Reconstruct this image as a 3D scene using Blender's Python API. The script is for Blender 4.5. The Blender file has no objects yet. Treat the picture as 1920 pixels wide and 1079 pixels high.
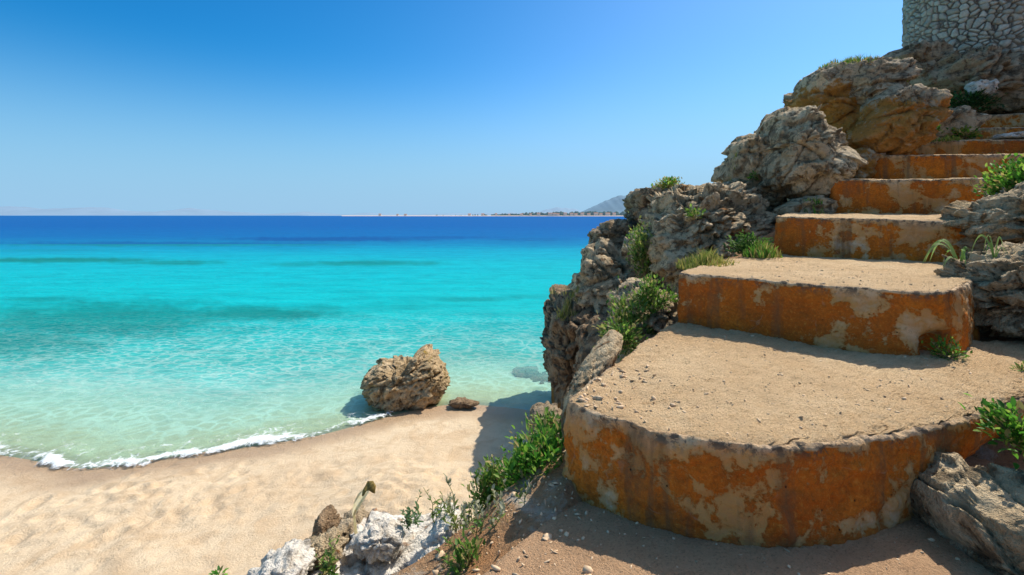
import bpy, bmesh, math, random
import numpy as np
from mathutils import Vector

random.seed(7)
RNG = np.random.default_rng(11)
scene = bpy.context.scene
COL = scene.collection
F = 900.0            # focal length in photo pixels (1920 wide)
EYE = 4.5            # camera height above the sea
HZ = 404.0           # horizon row

def at(px, py, Y):
    return np.array([(px - 960.0) / F * Y, Y, EYE - (py - HZ) / F * Y])

def on(px, py, z):
    Y = (EYE - z) * F / (py - HZ)
    return np.array([(px - 960.0) / F * Y, Y, z])

# ------------------------------------------------------------------ noise
_P = np.random.default_rng(3).permutation(256)
_P = np.concatenate([_P, _P, _P])
_G = np.random.default_rng(4).normal(size=(256, 3))
_G /= np.linalg.norm(_G, axis=1)[:, None]

def perlin(p):
    i = np.floor(p).astype(np.int64)
    f = p - i
    i &= 255
    u = f * f * f * (f * (f * 6 - 15) + 10)
    r = 0
    for dx in (0, 1):
        wx = u[:, 0] if dx else 1 - u[:, 0]
        for dy in (0, 1):
            wy = u[:, 1] if dy else 1 - u[:, 1]
            for dz in (0, 1):
                wz = u[:, 2] if dz else 1 - u[:, 2]
                h = _P[_P[_P[(i[:, 0] + dx) & 255] + ((i[:, 1] + dy) & 255)] + ((i[:, 2] + dz) & 255)]
                g = _G[h]
                d = g[:, 0] * (f[:, 0] - dx) + g[:, 1] * (f[:, 1] - dy) + g[:, 2] * (f[:, 2] - dz)
                r = r + wx * wy * wz * d
    return r * 1.6

def fbm(p, oct=4, gain=.5, lac=2.03):
    a, s, r = 1.0, 0.0, 0
    for k in range(oct):
        r = r + a * perlin(p + 17.3 * k)
        s += a
        a *= gain
        p = p * lac
    return r / s

def ridged(p, oct=4, gain=.5):
    a, s, r = 1.0, 0.0, 0
    for k in range(oct):
        r = r + a * (1 - 2 * np.abs(perlin(p + 9.1 * k)))
        s += a
        a *= gain
        p = p * 2.1
    return r / s

def worley(p, seed=0):
    i = np.floor(p).astype(np.int64)
    f1 = np.full(len(p), 9.0)
    f2 = np.full(len(p), 9.0)
    cid = np.zeros(len(p), dtype=np.int64)
    for dx in (-1, 0, 1):
        for dy in (-1, 0, 1):
            for dz in (-1, 0, 1):
                c = i + np.array([dx, dy, dz])
                cc = c & 255
                h = _P[_P[_P[cc[:, 0]] + cc[:, 1]] + cc[:, 2]]
                o = np.stack([_P[h + 11 + seed], _P[h + 57 + seed], _P[h + 101 + seed]], 1) / 255.0
                d = np.linalg.norm(c + o - p, axis=1)
                n = d < f1
                f2 = np.where(n, f1, np.minimum(f2, d))
                cid = np.where(n, h, cid)
                f1 = np.where(n, d, f1)
    return f1, f2, cid

def chips(p, amp, seed=0, tilt=1.3):
    """broken angular faces: every cell is a tilted plane with its own offset."""
    i = np.floor(p).astype(np.int64)
    f1 = np.full(len(p), 9.0); best = np.zeros((len(p), 3)); cid = np.zeros(len(p), dtype=np.int64)
    for dx in (-1, 0, 1):
        for dy in (-1, 0, 1):
            for dz in (-1, 0, 1):
                c = i + np.array([dx, dy, dz])
                cc = c & 255
                h = _P[_P[_P[cc[:, 0]] + cc[:, 1]] + cc[:, 2]]
                r = c + np.stack([_P[h + 11 + seed], _P[h + 57 + seed], _P[h + 101 + seed]], 1) / 255.0 - p
                d = (r * r).sum(1)
                m = d < f1
                f1 = np.where(m, d, f1); cid = np.where(m, h, cid)
                best = np.where(m[:, None], r, best)
    g = _G[_P[cid + 31 + seed]]
    off = _P[cid + 77 + seed] / 255.0 - .5
    return amp * (.9 * off + tilt * (g * best).sum(1))

def sstep(a, b, x):
    t = np.clip((x - a) / (b - a), 0, 1)
    return t * t * (3 - 2 * t)

# ------------------------------------------------------------------ object helpers
def mesh_obj(name, verts, faces, mat, parent=None, loc=None, attrs=None, smooth=True):
    """verts in world space; the object's origin goes to loc."""
    verts = np.asarray(verts, dtype=np.float64)
    if loc is None:
        loc = np.zeros(3) if parent is None else np.array(parent.location)
    loc = np.asarray(loc, dtype=np.float64)
    me = bpy.data.meshes.new(name)
    v = (verts - loc).astype(np.float32)
    if isinstance(faces, np.ndarray):
        nf, k = faces.shape
        me.vertices.add(len(v))
        me.vertices.foreach_set('co', v.ravel())
        me.loops.add(nf * k)
        me.loops.foreach_set('vertex_index', faces.ravel().astype(np.int32))
        me.polygons.add(nf)
        me.polygons.foreach_set('loop_start', np.arange(0, nf * k, k, dtype=np.int32))
        me.polygons.foreach_set('loop_total', np.full(nf, k, dtype=np.int32))
        me.update(calc_edges=True)
        me.validate()
    else:
        me.from_pydata(v.tolist(), [], faces)
    if smooth:
        me.polygons.foreach_set('use_smooth', np.ones(len(me.polygons), dtype=bool))
    for an, av in (attrs or {}).items():
        av = np.asarray(av, dtype=np.float32)
        if av.ndim == 1:
            a = me.attributes.new(an, 'FLOAT', 'POINT')
            a.data.foreach_set('value', av)
        else:
            a = me.attributes.new(an, 'FLOAT_COLOR', 'POINT')
            rgba = np.ones((len(av), 4), dtype=np.float32)
            rgba[:, :3] = av
            a.data.foreach_set('color', rgba.ravel())
    me.materials.append(mat)
    me.update()
    o = bpy.data.objects.new(name, me)
    COL.objects.link(o)
    if parent is not None:
        o.parent = parent
        o.location = loc - np.array(parent.location)
    else:
        o.location = loc
    return o

def tag(o, label=None, cat=None, group=None, kind=None):
    if label: o['label'] = label
    if cat: o['category'] = cat
    if group: o['group'] = group
    if kind: o['kind'] = kind
    return o

def thing(name, label, cat, loc, group=None):
    o = bpy.data.objects.new(name, None)
    COL.objects.link(o)
    o.location = loc
    o.empty_display_size = .2
    return tag(o, label, cat, group)

def grid_faces(nu, nv):
    i = np.arange(nu - 1)[:, None] * nv + np.arange(nv - 1)[None, :]
    i = i.ravel()
    return np.stack([i, i + nv, i + nv + 1, i + 1], 1)

# ------------------------------------------------------------------ node helpers
class NT:
    def __init__(self, name):
        self.m = bpy.data.materials.new(name)
        self.m.use_nodes = True
        self.t = self.m.node_tree
        self.t.nodes.clear()
        self.out = self.t.nodes.new('ShaderNodeOutputMaterial')
        self.tc = self.t.nodes.new('ShaderNodeTexCoord')
    def n(self, typ, **kw):
        nd = self.t.nodes.new(typ)
        for k, v in kw.items():
            setattr(nd, k, v)
        return nd
    def link(self, a, b):
        self.t.links.new(a, b)
    def setin(self, nd, key, v):
        s = nd.inputs[key]
        if isinstance(v, bpy.types.NodeSocket):
            self.link(v, s)
        elif isinstance(v, (tuple, list)) and len(v) == 3 and s.type == 'RGBA':
            s.default_value = (*v, 1)
        else:
            s.default_value = v
    def noise(self, scale, detail=5, rough=.55, dist=0, vec=None, out='Fac'):
        nd = self.n('ShaderNodeTexNoise')
        self.setin(nd, 'Scale', scale); self.setin(nd, 'Detail', detail)
        self.setin(nd, 'Roughness', rough); self.setin(nd, 'Distortion', dist)
        self.link(vec or self.tc.outputs['Object'], nd.inputs['Vector'])
        return nd.outputs[out]
    def voro(self, scale, feature='F1', vec=None, out='Distance', rand=1):
        nd = self.n('ShaderNodeTexVoronoi', feature=feature)
        self.setin(nd, 'Scale', scale); self.setin(nd, 'Randomness', rand)
        self.link(vec or self.tc.outputs['Object'], nd.inputs['Vector'])
        return nd.outputs[out]
    def mapr(self, v, a, b, c=0, d=1, smooth=False):
        nd = self.n('ShaderNodeMapRange', interpolation_type='SMOOTHSTEP' if smooth else 'LINEAR')
        self.setin(nd, 'Value', v); self.setin(nd, 'From Min', a); self.setin(nd, 'From Max', b)
        self.setin(nd, 'To Min', c); self.setin(nd, 'To Max', d)
        return nd.outputs['Result']
    def math(self, op, a, b=0.0, clamp=False):
        nd = self.n('ShaderNodeMath', operation=op, use_clamp=clamp)
        self.setin(nd, 0, a); self.setin(nd, 1, b)
        return nd.outputs[0]
    def mix(self, f, a, b, mode='MIX'):
        nd = self.n('ShaderNodeMix', data_type='RGBA', blend_type=mode)
        self.setin(nd, 0, f)
        for idx, v in ((6, a), (7, b)):
            s = nd.inputs[idx]
            if isinstance(v, bpy.types.NodeSocket): self.link(v, s)
            else: s.default_value = (*v, 1)
        return nd.outputs[2]
    def attr(self, name, out='Fac'):
        nd = self.n('ShaderNodeAttribute', attribute_name=name)
        return nd.outputs[out]
    def scalevec(self, s):
        nd = self.n('ShaderNodeMapping')
        nd.inputs['Scale'].default_value = s
        self.link(self.tc.outputs['Object'], nd.inputs['Vector'])
        return nd.outputs[0]
    def bump(self, h, strength=.5, dist=.02, normal=None):
        nd = self.n('ShaderNodeBump')
        self.setin(nd, 'Height', h); self.setin(nd, 'Strength', strength); self.setin(nd, 'Distance', dist)
        if normal is not None: self.link(normal, nd.inputs['Normal'])
        return nd.outputs[0]
    def principled(self, color, rough=.9, normal=None, spec=.3):
        nd = self.n('ShaderNodeBsdfPrincipled')
        self.setin(nd, 'Base Color', color); self.setin(nd, 'Roughness', rough)
        self.setin(nd, 'Specular IOR Level', spec)
        if normal is not None: self.link(normal, nd.inputs['Normal'])
        return nd
    def done(self, shader):
        self.link(shader, self.out.inputs['Surface'])
        return self.m

# ------------------------------------------------------------------ materials
def rock_material(name, light, mid, dark, stain=(.42, .17, .035), stain_amt=1.0, bumps=1.0):
    T = NT(name)
    n1 = T.noise(1.3, 5, .6, .4)
    n2 = T.noise(6.0, 6, .62, .6)
    n3 = T.noise(28.0, 5, .65)
    n4 = T.noise(90.0, 3, .6)
    c = T.mix(T.mapr(n1, .38, .62), mid, light)
    c = T.mix(T.mapr(T.noise(3.2, 7, .68, .5),   .53, .59, 0, .62), c, dark)
    c = T.mix(T.mapr(n2, .52, .60, 0, .7), c, dark)
    c = T.mix(T.mapr(n2, .30, .44, .65, 0), c, light)
    # lichen stain from the mesh, broken up by noise
    st = T.math('ADD', T.attr('stain'), T.math('MULTIPLY', T.math('SUBTRACT', n2, .5), 1.3))
    st = T.math('ADD', st, T.math('MULTIPLY', T.math('SUBTRACT', n3, .5), .7))
    st = T.math('MULTIPLY', T.mapr(st, .42, .66, 0, .95, True), stain_amt)
    sc = T.mix(T.mapr(n1, .35, .65), stain, tuple(x * .62 for x in stain))
    c = T.mix(st, c, sc)
    # dark speckles and pits of weathered limestone
    pit = T.mapr(T.voro(22, 'F1'), .10, .26, .55, 0)
    pit = T.math('MULTIPLY', pit, T.mapr(n2, .42, .58))
    c = T.mix(pit, c, tuple(x * .45 for x in dark))
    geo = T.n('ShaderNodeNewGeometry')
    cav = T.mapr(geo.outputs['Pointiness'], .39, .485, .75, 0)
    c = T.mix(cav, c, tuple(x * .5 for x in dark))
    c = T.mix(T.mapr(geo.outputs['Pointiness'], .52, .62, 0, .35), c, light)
    c = T.mix(T.mapr(n3, .32, .50, .35, 0), c, dark)
    h = T.math('ADD', T.math('MULTIPLY', n3, 1.0), T.math('MULTIPLY', n4, .45))
    h = T.math('SUBTRACT', h, T.math('MULTIPLY', pit, .8))
    b = T.bump(h, 1.0 * bumps, .08)
    return T.done(T.principled(c, .92, b, .2).outputs[0])

M = {}
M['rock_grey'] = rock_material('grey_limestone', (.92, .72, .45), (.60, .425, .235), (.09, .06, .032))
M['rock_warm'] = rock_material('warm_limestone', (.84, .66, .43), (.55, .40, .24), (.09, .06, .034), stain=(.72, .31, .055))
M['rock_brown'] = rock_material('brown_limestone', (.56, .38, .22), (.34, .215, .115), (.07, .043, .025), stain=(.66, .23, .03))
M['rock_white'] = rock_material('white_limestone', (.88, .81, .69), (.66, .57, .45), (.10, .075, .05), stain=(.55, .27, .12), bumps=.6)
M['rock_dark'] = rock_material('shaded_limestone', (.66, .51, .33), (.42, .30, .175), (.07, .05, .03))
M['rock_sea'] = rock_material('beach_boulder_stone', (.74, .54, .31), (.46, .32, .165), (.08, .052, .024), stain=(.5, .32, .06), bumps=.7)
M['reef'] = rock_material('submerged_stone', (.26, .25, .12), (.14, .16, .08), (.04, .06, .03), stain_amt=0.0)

def riser_material(seed, bias=0.0):
    T = NT('lichen_covered_concrete')
    mp = T.n('ShaderNodeMapping')
    mp.inputs['Location'].default_value = (seed * 3.1, seed * 1.7, seed * 2.3)
    T.link(T.tc.outputs['Object'], mp.inputs['Vector'])
    vec = mp.outputs[0]
    big = T.noise(2.1, 4, .55, .5, vec)
    md = T.noise(8, 6, .6, .3, vec)
    fine = T.noise(45, 5, .65, 0, vec)
    gr = T.noise(160, 3, .6, 0, vec)
    v = T.attr('v')          # 0 at the lip, 1 at the foot
    big2 = T.noise(.9, 3, .5, .3, vec)
    mt = T.n('ShaderNodeMapping'); mt.inputs['Scale'].default_value = (7, 7, .9)
    T.link(vec, mt.inputs['Vector'])
    drip = T.noise(1.0, 5, .6, .2, mt.outputs[0])
    base = T.mix(T.mapr(md, .35, .65), (.76, .56, .345), (.54, .375, .215))
    base = T.mix(T.mapr(T.noise(4.2, 6, .6, .4, vec), .52, .64, 0, .6), base, (.50, .43, .34))
    base = T.mix(T.mapr(fine, .52, .72, 0, .65), base, (.22, .155, .09))
    # soft rust soaked into the plaster
    soak = T.math('MULTIPLY', T.mapr(T.noise(1.5, 6, .62, .5, vec), .34, .56), T.mapr(v, 0, .2, .2, .8))
    base = T.mix(soak, base, (.56, .235, .05))
    m = T.math('ADD', big, T.math('MULTIPLY', T.math('SUBTRACT', md, .5), .55))
    m = T.math('ADD', m, T.math('MULTIPLY', T.math('SUBTRACT', fine, .5), .20))
    m = T.math('ADD', m, T.math('MULTIPLY', T.math('SUBTRACT', big2, .5), .35))
    m = T.math('SUBTRACT', m, T.math('MULTIPLY', T.mapr(v, 0, .16, .20, 0), T.mapr(md, .40, .62)))
    m = T.math('SUBTRACT', m, T.mapr(v, .90, 1, 0, .10))
    m = T.math('ADD', m, bias)
    m = T.math('SUBTRACT', m, T.mapr(v, .005, .035, .3, 0))
    om = T.mapr(m, .462, .512, 0, .95, True)
    ocol = T.mix(T.mapr(big2, .38, .62), (.77, .215, .014), (.54, .118, .008))
    ocol = T.mix(T.mapr(md, .45, .68, 0, .7), ocol, (.34, .085, .010))
    ocol = T.mix(T.mapr(fine, .50, .70, 0, .65), ocol, (.20, .065, .012))
    ocol = T.mix(T.mapr(fine, .32, .44, .5, 0), ocol, (.78, .34, .06))
    ocol = T.mix(T.mapr(gr, .56, .75, 0, .4), ocol, (.74, .42, .14))
    halo = T.mapr(m, .36, .475, 0, .75, True)
    base = T.mix(halo, base, (.64, .33, .10))
    c = T.mix(om, base, ocol)
    # runs of dirt and the splash line at the foot
    c = T.mix(T.math('MULTIPLY', T.mapr(drip, .52, .66), .65), c, (.17, .10, .05))
    c = T.mix(T.math('MULTIPLY', T.mapr(v, .72, 1.0), T.mapr(md, .35, .6, .2, .75)), c, (.22, .12, .055))
    # hairline cracks and runs
    wv = T.noise(3.0, 3, .5, 0, vec, 'Color')
    vadd = T.n('ShaderNodeVectorMath', operation='MULTIPLY_ADD')
    T.link(wv, vadd.inputs[0]); vadd.inputs[1].default_value = (.35, .35, .35); T.link(vec, vadd.inputs[2])
    cr = T.mapr(T.voro(1.7, 'DISTANCE_TO_EDGE', vadd.outputs[0]), 0, .012, 1, 0)
    c = T.mix(T.math('MULTIPLY', cr, T.mapr(md, .50, .60, 0, .28)), c, (.55, .42, .28))
    hole = T.mapr(T.voro(9, 'F1', vec), .03, .055, 1, 0)
    c = T.mix(T.math('MULTIPLY', hole, .9), c, (.02, .015, .01))
    # dark weathered line under the lip
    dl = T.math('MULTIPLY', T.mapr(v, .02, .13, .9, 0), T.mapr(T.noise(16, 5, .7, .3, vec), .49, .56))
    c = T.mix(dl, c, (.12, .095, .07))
    h = T.math('ADD', fine, T.math('MULTIPLY', gr, .5))
    h = T.math('ADD', h, T.math('MULTIPLY', om, .6))
    h = T.math('SUBTRACT', h, T.math('MULTIPLY', hole, 1.0))
    return T.done(T.principled(c, .93, T.bump(h, .7, .025), .15).outputs[0])

def tread_material(name, light, mid, dark):
    T = NT(name)
    big = T.noise(1.4, 4, .55)
    md = T.noise(11, 6, .65, .2)
    fine = T.noise(75, 4, .7)
    gr = T.noise(210, 3, .7)
    c = T.mix(T.mapr(big, .35, .65), light, mid)
    c = T.mix(T.mapr(md, .46, .62, 0, .55), c, mid)
    c = T.mix(T.mapr(fine, .54, .68, 0, .6), c, dark)
    c = T.mix(T.mapr(fine, .30, .42, .6, 0), c, tuple(min(.9, x * 1.22) for x in light))
    c = T.mix(T.mapr(gr, .58, .74, 0, .5), c, dark)
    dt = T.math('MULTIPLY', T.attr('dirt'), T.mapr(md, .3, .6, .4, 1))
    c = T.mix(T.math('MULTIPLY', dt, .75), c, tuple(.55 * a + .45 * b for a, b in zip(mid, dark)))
    geo = T.n('ShaderNodeNewGeometry')
    c = T.mix(T.mapr(geo.outputs['Pointiness'], .42, .50, .5, 0), c, dark)
    h = T.math('ADD', T.math('MULTIPLY', fine, 1.0), T.math('MULTIPLY', gr, .5))
    h = T.math('ADD', h, T.math('MULTIPLY', md, 1.2))
    return T.done(T.principled(c, .95, T.bump(h, .9, .035), .12).outputs[0])

M['tread'] = tread_material('gravelly_concrete', (.90, .64, .365), (.75, .50, .265), (.34, .20, .095))
M['path'] = tread_material('sandy_gravel', (.78, .49, .28), (.60, .365, .20), (.24, .135, .07))

def sand_material():
    T = NT('beach_sand')
    big = T.noise(.45, 4, .6, .3)
    md = T.noise(3.5, 6, .65, .4)
    fine = T.noise(35, 5, .7)
    gr = T.noise(160, 2, .6)
    c = T.mix(T.mapr(big, .35, .65), (.78, .61, .40), (.69, .515, .325))
    mw = T.noise(1.1, 5, .6, 1.6)
    c = T.mix(T.mapr(mw, .48, .62, 0, .55), c, (.60, .41, .235))
    c = T.mix(T.mapr(md, .48, .72, 0, .55), c, (.54, .36, .20))
    c = T.mix(T.mapr(fine, .52, .72, 0, .4), c, (.48, .31, .17))
    wet = T.attr('wet')
    c = T.mix(wet, c, (.44, .29, .165))
    sub = T.attr('sub')
    c = T.mix(sub, c, (.60, .68, .52))
    # caustic light lines painted into the bottom colour under the shallows
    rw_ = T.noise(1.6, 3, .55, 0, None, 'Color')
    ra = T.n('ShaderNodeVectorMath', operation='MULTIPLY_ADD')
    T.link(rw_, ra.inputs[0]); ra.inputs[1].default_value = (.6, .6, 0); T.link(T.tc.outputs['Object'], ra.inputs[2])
    caus = T.mapr(T.voro(2.6, 'DISTANCE_TO_EDGE', ra.outputs[0]), 0, .2, 1, 0, True)
    caus = T.math('MULTIPLY', T.math('MULTIPLY', caus, T.mapr(sub, .05, .4)), T.noise(.9, 4, .6))
    c = T.mix(T.math('MULTIPLY', caus, 1.1, True), c, (.93, .93, .80))
    c = T.mix(T.math('MULTIPLY', T.mapr(sub, .05, .4), T.mapr(T.noise(2.2, 4, .6, .8), .5, .7, 0, .35)), c, (.40, .46, .33))
    h = T.math('ADD', T.math('MULTIPLY', md, 2.0), fine)
    h = T.math('ADD', h, T.math('MULTIPLY', gr, .3))
    p = T.principled(c, .9, T.bump(h, .6, .05), .25)
    T.link(T.mapr(wet, 0, 1, .92, .38), p.inputs['Roughness'])
    return T.done(p.outputs[0])
M['sand'] = sand_material()

def soil_material():
    T = NT('red_brown_soil')
    a = T.noise(2.5, 6, .65, .4); b = T.noise(22, 6, .7); d = T.noise(110, 3, .6)
    c = T.mix(T.mapr(a, .35, .65), (.52, .26, .115), (.46, .30, .17))
    c = T.mix(T.mapr(b, .5, .7, 0, .8), c, (.24, .13, .07))
    c = T.mix(T.mapr(a, .56, .66, 0, .75), c, (.66, .59, .48))
    h = T.math('ADD', b, T.math('MULTIPLY', d, .4))
    return T.done(T.principled(c, .95, T.bump(h, 1, .06), .1).outputs[0])
M['soil'] = soil_material()

def sea_material():
    T = NT('sea_water')
    col = T.attr('tint', 'Color')
    al = T.attr('opacity')
    sh = T.attr('shallow')
    # net of caustic light painted into the water colour of the shallows
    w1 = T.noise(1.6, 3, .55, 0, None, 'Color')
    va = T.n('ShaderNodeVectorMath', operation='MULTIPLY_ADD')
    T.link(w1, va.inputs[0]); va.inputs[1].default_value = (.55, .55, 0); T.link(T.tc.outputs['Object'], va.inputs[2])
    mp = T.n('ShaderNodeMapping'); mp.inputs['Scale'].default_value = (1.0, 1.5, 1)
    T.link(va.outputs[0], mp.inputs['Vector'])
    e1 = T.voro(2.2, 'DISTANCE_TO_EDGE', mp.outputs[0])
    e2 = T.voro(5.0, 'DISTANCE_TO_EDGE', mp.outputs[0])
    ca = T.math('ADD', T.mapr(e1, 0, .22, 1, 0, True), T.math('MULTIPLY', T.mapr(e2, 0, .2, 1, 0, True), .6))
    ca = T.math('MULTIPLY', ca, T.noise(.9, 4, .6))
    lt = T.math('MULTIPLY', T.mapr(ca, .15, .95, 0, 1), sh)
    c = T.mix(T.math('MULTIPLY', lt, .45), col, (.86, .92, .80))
    md = T.math('ADD', T.math('MULTIPLY', T.noise(.5, 5, .65, .5), .5), T.math('MULTIPLY', T.noise(1.0, 5, .6, .6, T.scalevec((.12, .75, 1))), .5))
    hs = T.n('ShaderNodeHueSaturation')
    T.link(T.mapr(md, .32, .68, .80, 1.14), hs.inputs['Value']); T.link(c, hs.inputs['Color'])
    c = hs.outputs[0]
    # wave normals: fine chop near, long swell far
    v2 = T.scalevec((1.0, 2.6, 1))
    h = T.math('ADD', T.noise(2.4, 4, .6, .4, v2), T.math('MULTIPLY', T.noise(.35, 4, .6, .3, v2), 3.0))
    b = T.bump(h, .55, .12)
    dif = T.n('ShaderNodeBsdfDiffuse'); T.link(c, dif.inputs['Color']); T.link(b, dif.inputs['Normal'])
    tr = T.n('ShaderNodeBsdfTransparent'); tr.inputs['Color'].default_value = (.74, .96, .92, 1)
    m1 = T.n('ShaderNodeMixShader'); T.link(al, m1.inputs[0]); T.link(tr.outputs[0], m1.inputs[1]); T.link(dif.outputs[0], m1.inputs[2])
    gl = T.n('ShaderNodeBsdfGlossy'); gl.inputs['Roughness'].default_value = .12; T.link(b, gl.inputs['Normal'])
    fr = T.n('ShaderNodeFresnel'); fr.inputs['IOR'].default_value = 1.33; T.link(b, fr.inputs['Normal'])
    m2 = T.n('ShaderNodeMixShader')
    T.link(T.math('MINIMUM', T.math('MULTIPLY', fr.outputs[0], .6), .13), m2.inputs[0])
    T.link(m1.outputs[0], m2.inputs[1]); T.link(gl.outputs[0], m2.inputs[2])
    return T.done(m2.outputs[0])
M['sea'] = sea_material()

def foam_material():
    T = NT('surf_foam')
    w = T.noise(2.2, 3, .5, 0, None, 'Color')
    va = T.n('ShaderNodeVectorMath', operation='MULTIPLY_ADD')
    T.link(w, va.inputs[0]); va.inputs[1].default_value = (.5, .5, 0); T.link(T.tc.outputs['Object'], va.inputs[2])
    e = T.voro(6.5, 'DISTANCE_TO_EDGE', va.outputs[0])
    lace = T.mapr(e, .0, .16, 1, 0)
    n = T.noise(5.5, 6, .7, .6, va.outputs[0])
    d = T.math('ADD', T.attr('dens'), T.math('MULTIPLY', T.math('SUBTRACT', n, .5), 2.0))
    d = T.math('ADD', d, T.math('MULTIPLY', T.math('SUBTRACT', lace, .5), .22))
    a = T.math('MULTIPLY', T.mapr(d, .34, .86, 0, .92, True), T.mapr(T.attr('dens'), 0.02, .12, 0, 1))
    p = T.principled((.86, .88, .86), .6, T.bump(n, .6, .05), .3)
    tr = T.n('ShaderNodeBsdfTransparent')
    m = T.n('ShaderNodeMixShader'); T.link(a, m.inputs[0]); T.link(tr.outputs[0], m.inputs[1]); T.link(p.outputs[0], m.inputs[2])
    return T.done(m.outputs[0])
M['foam'] = foam_material()

def leaf_material(name, trans=.45, rough=.55):
    T = NT(name)
    c = T.attr('tint', 'Color')
    p = T.principled(c, rough, None, .3)
    tl = T.n('ShaderNodeBsdfTranslucent'); T.link(c, tl.inputs['Color'])
    m = T.n('ShaderNodeMixShader'); m.inputs[0].default_value = trans
    T.link(p.outputs[0], m.inputs[1]); T.link(tl.outputs[0], m.inputs[2])
    return T.done(m.outputs[0])
M['leaf'] = leaf_material('green_leaves')
M['grass'] = leaf_material('grass_blades', .4, .7)

def plain(name, col, rough=.9, var=.25, scale=8, emit=None):
    T = NT(name)
    n = T.noise(scale, 5, .6)
    c = T.mix(T.mapr(n, .3, .7), tuple(x * (1 - var) for x in col), tuple(min(.95, x * (1 + var)) for x in col))
    p = T.principled(c, rough, None, .2)
    if emit:
        T.setin(p, 'Emission Color', emit[0]); p.inputs['Emission Strength'].default_value = emit[1]
    return T.done(p.outputs[0])
M['stem'] = plain('brown_stem', (.22, .17, .09))
M['stem_green'] = plain('green_stem', (.20, .24, .08))
M['grit'] = plain('grit', (.66, .47, .29), .9, .35, 30)
def dry_material():
    T = NT('dried_leaf')
    n = T.noise(25, 5, .6)
    c = T.mix(T.mapr(n, .35, .7), (.92, .86, .64), (.80, .68, .40))
    p = T.principled(c, .8, None, .2); tl = T.n('ShaderNodeBsdfTranslucent'); T.link(c, tl.inputs['Color'])
    m = T.n('ShaderNodeMixShader'); m.inputs[0].default_value = .7
    T.link(p.outputs[0], m.inputs[1]); T.link(tl.outputs[0], m.inputs[2])
    return T.done(m.outputs[0])
M['dry'] = dry_material()
M['dry_tip'] = plain('dried_leaf_tip', (.22, .15, .04), .8, .4, 40)
AIR = (.36, .58, .82)  # airlight haze, added to the far materials as a faint bluish glow
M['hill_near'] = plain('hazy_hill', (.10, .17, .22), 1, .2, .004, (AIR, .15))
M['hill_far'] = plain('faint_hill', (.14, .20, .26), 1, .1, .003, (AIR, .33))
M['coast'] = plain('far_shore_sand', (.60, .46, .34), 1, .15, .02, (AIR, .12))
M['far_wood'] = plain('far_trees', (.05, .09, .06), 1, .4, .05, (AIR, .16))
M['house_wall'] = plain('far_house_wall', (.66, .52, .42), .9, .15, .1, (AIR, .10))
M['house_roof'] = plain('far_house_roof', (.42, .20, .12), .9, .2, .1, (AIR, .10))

def tower_material():
    T = NT('rubble_stone_facing')
    col = T.attr('tint', 'Color')
    n = T.noise(9, 6, .65); f = T.noise(45, 4, .65)
    c = T.mix(T.mapr(n, .35, .7, 0, .55), col, (.16, .16, .15))
    c = T.mix(T.mapr(f, .5, .7, 0, .4), c, (.52, .50, .46))
    h = T.math('ADD', n, T.math('MULTIPLY', f, .6))
    return T.done(T.principled(c, .92, T.bump(h, .8, .06), .15).outputs[0])
M['tower'] = tower_material()

# ------------------------------------------------------------------ shoreline and ground
SH = np.array([on(px, py, 0)[:2] for px, py in
     [(0, 850), (60, 860), (120, 874), (178, 886), (240, 874), (300, 863), (400, 848), (480, 836), (560, 824), (640, 806),
      (700, 788), (760, 770), (850, 755), (920, 760), (1000, 768)]])
SHX = np.concatenate([[-200, -60, -24, -14], SH[:, 0], [2.5, 5, 9, 16, 40, 120]])
SHY = np.concatenate([[-60, -4, 9.0, 9.6], SH[:, 1], [10.2, 12.5, 15.5, 22, 34, 70]])
def shore_y(x):
    y = 0
    for d in (-.5, -.25, 0, .25, .5):
        y = y + np.interp(x + d, SHX, SHY)
    return y / 5

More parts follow.
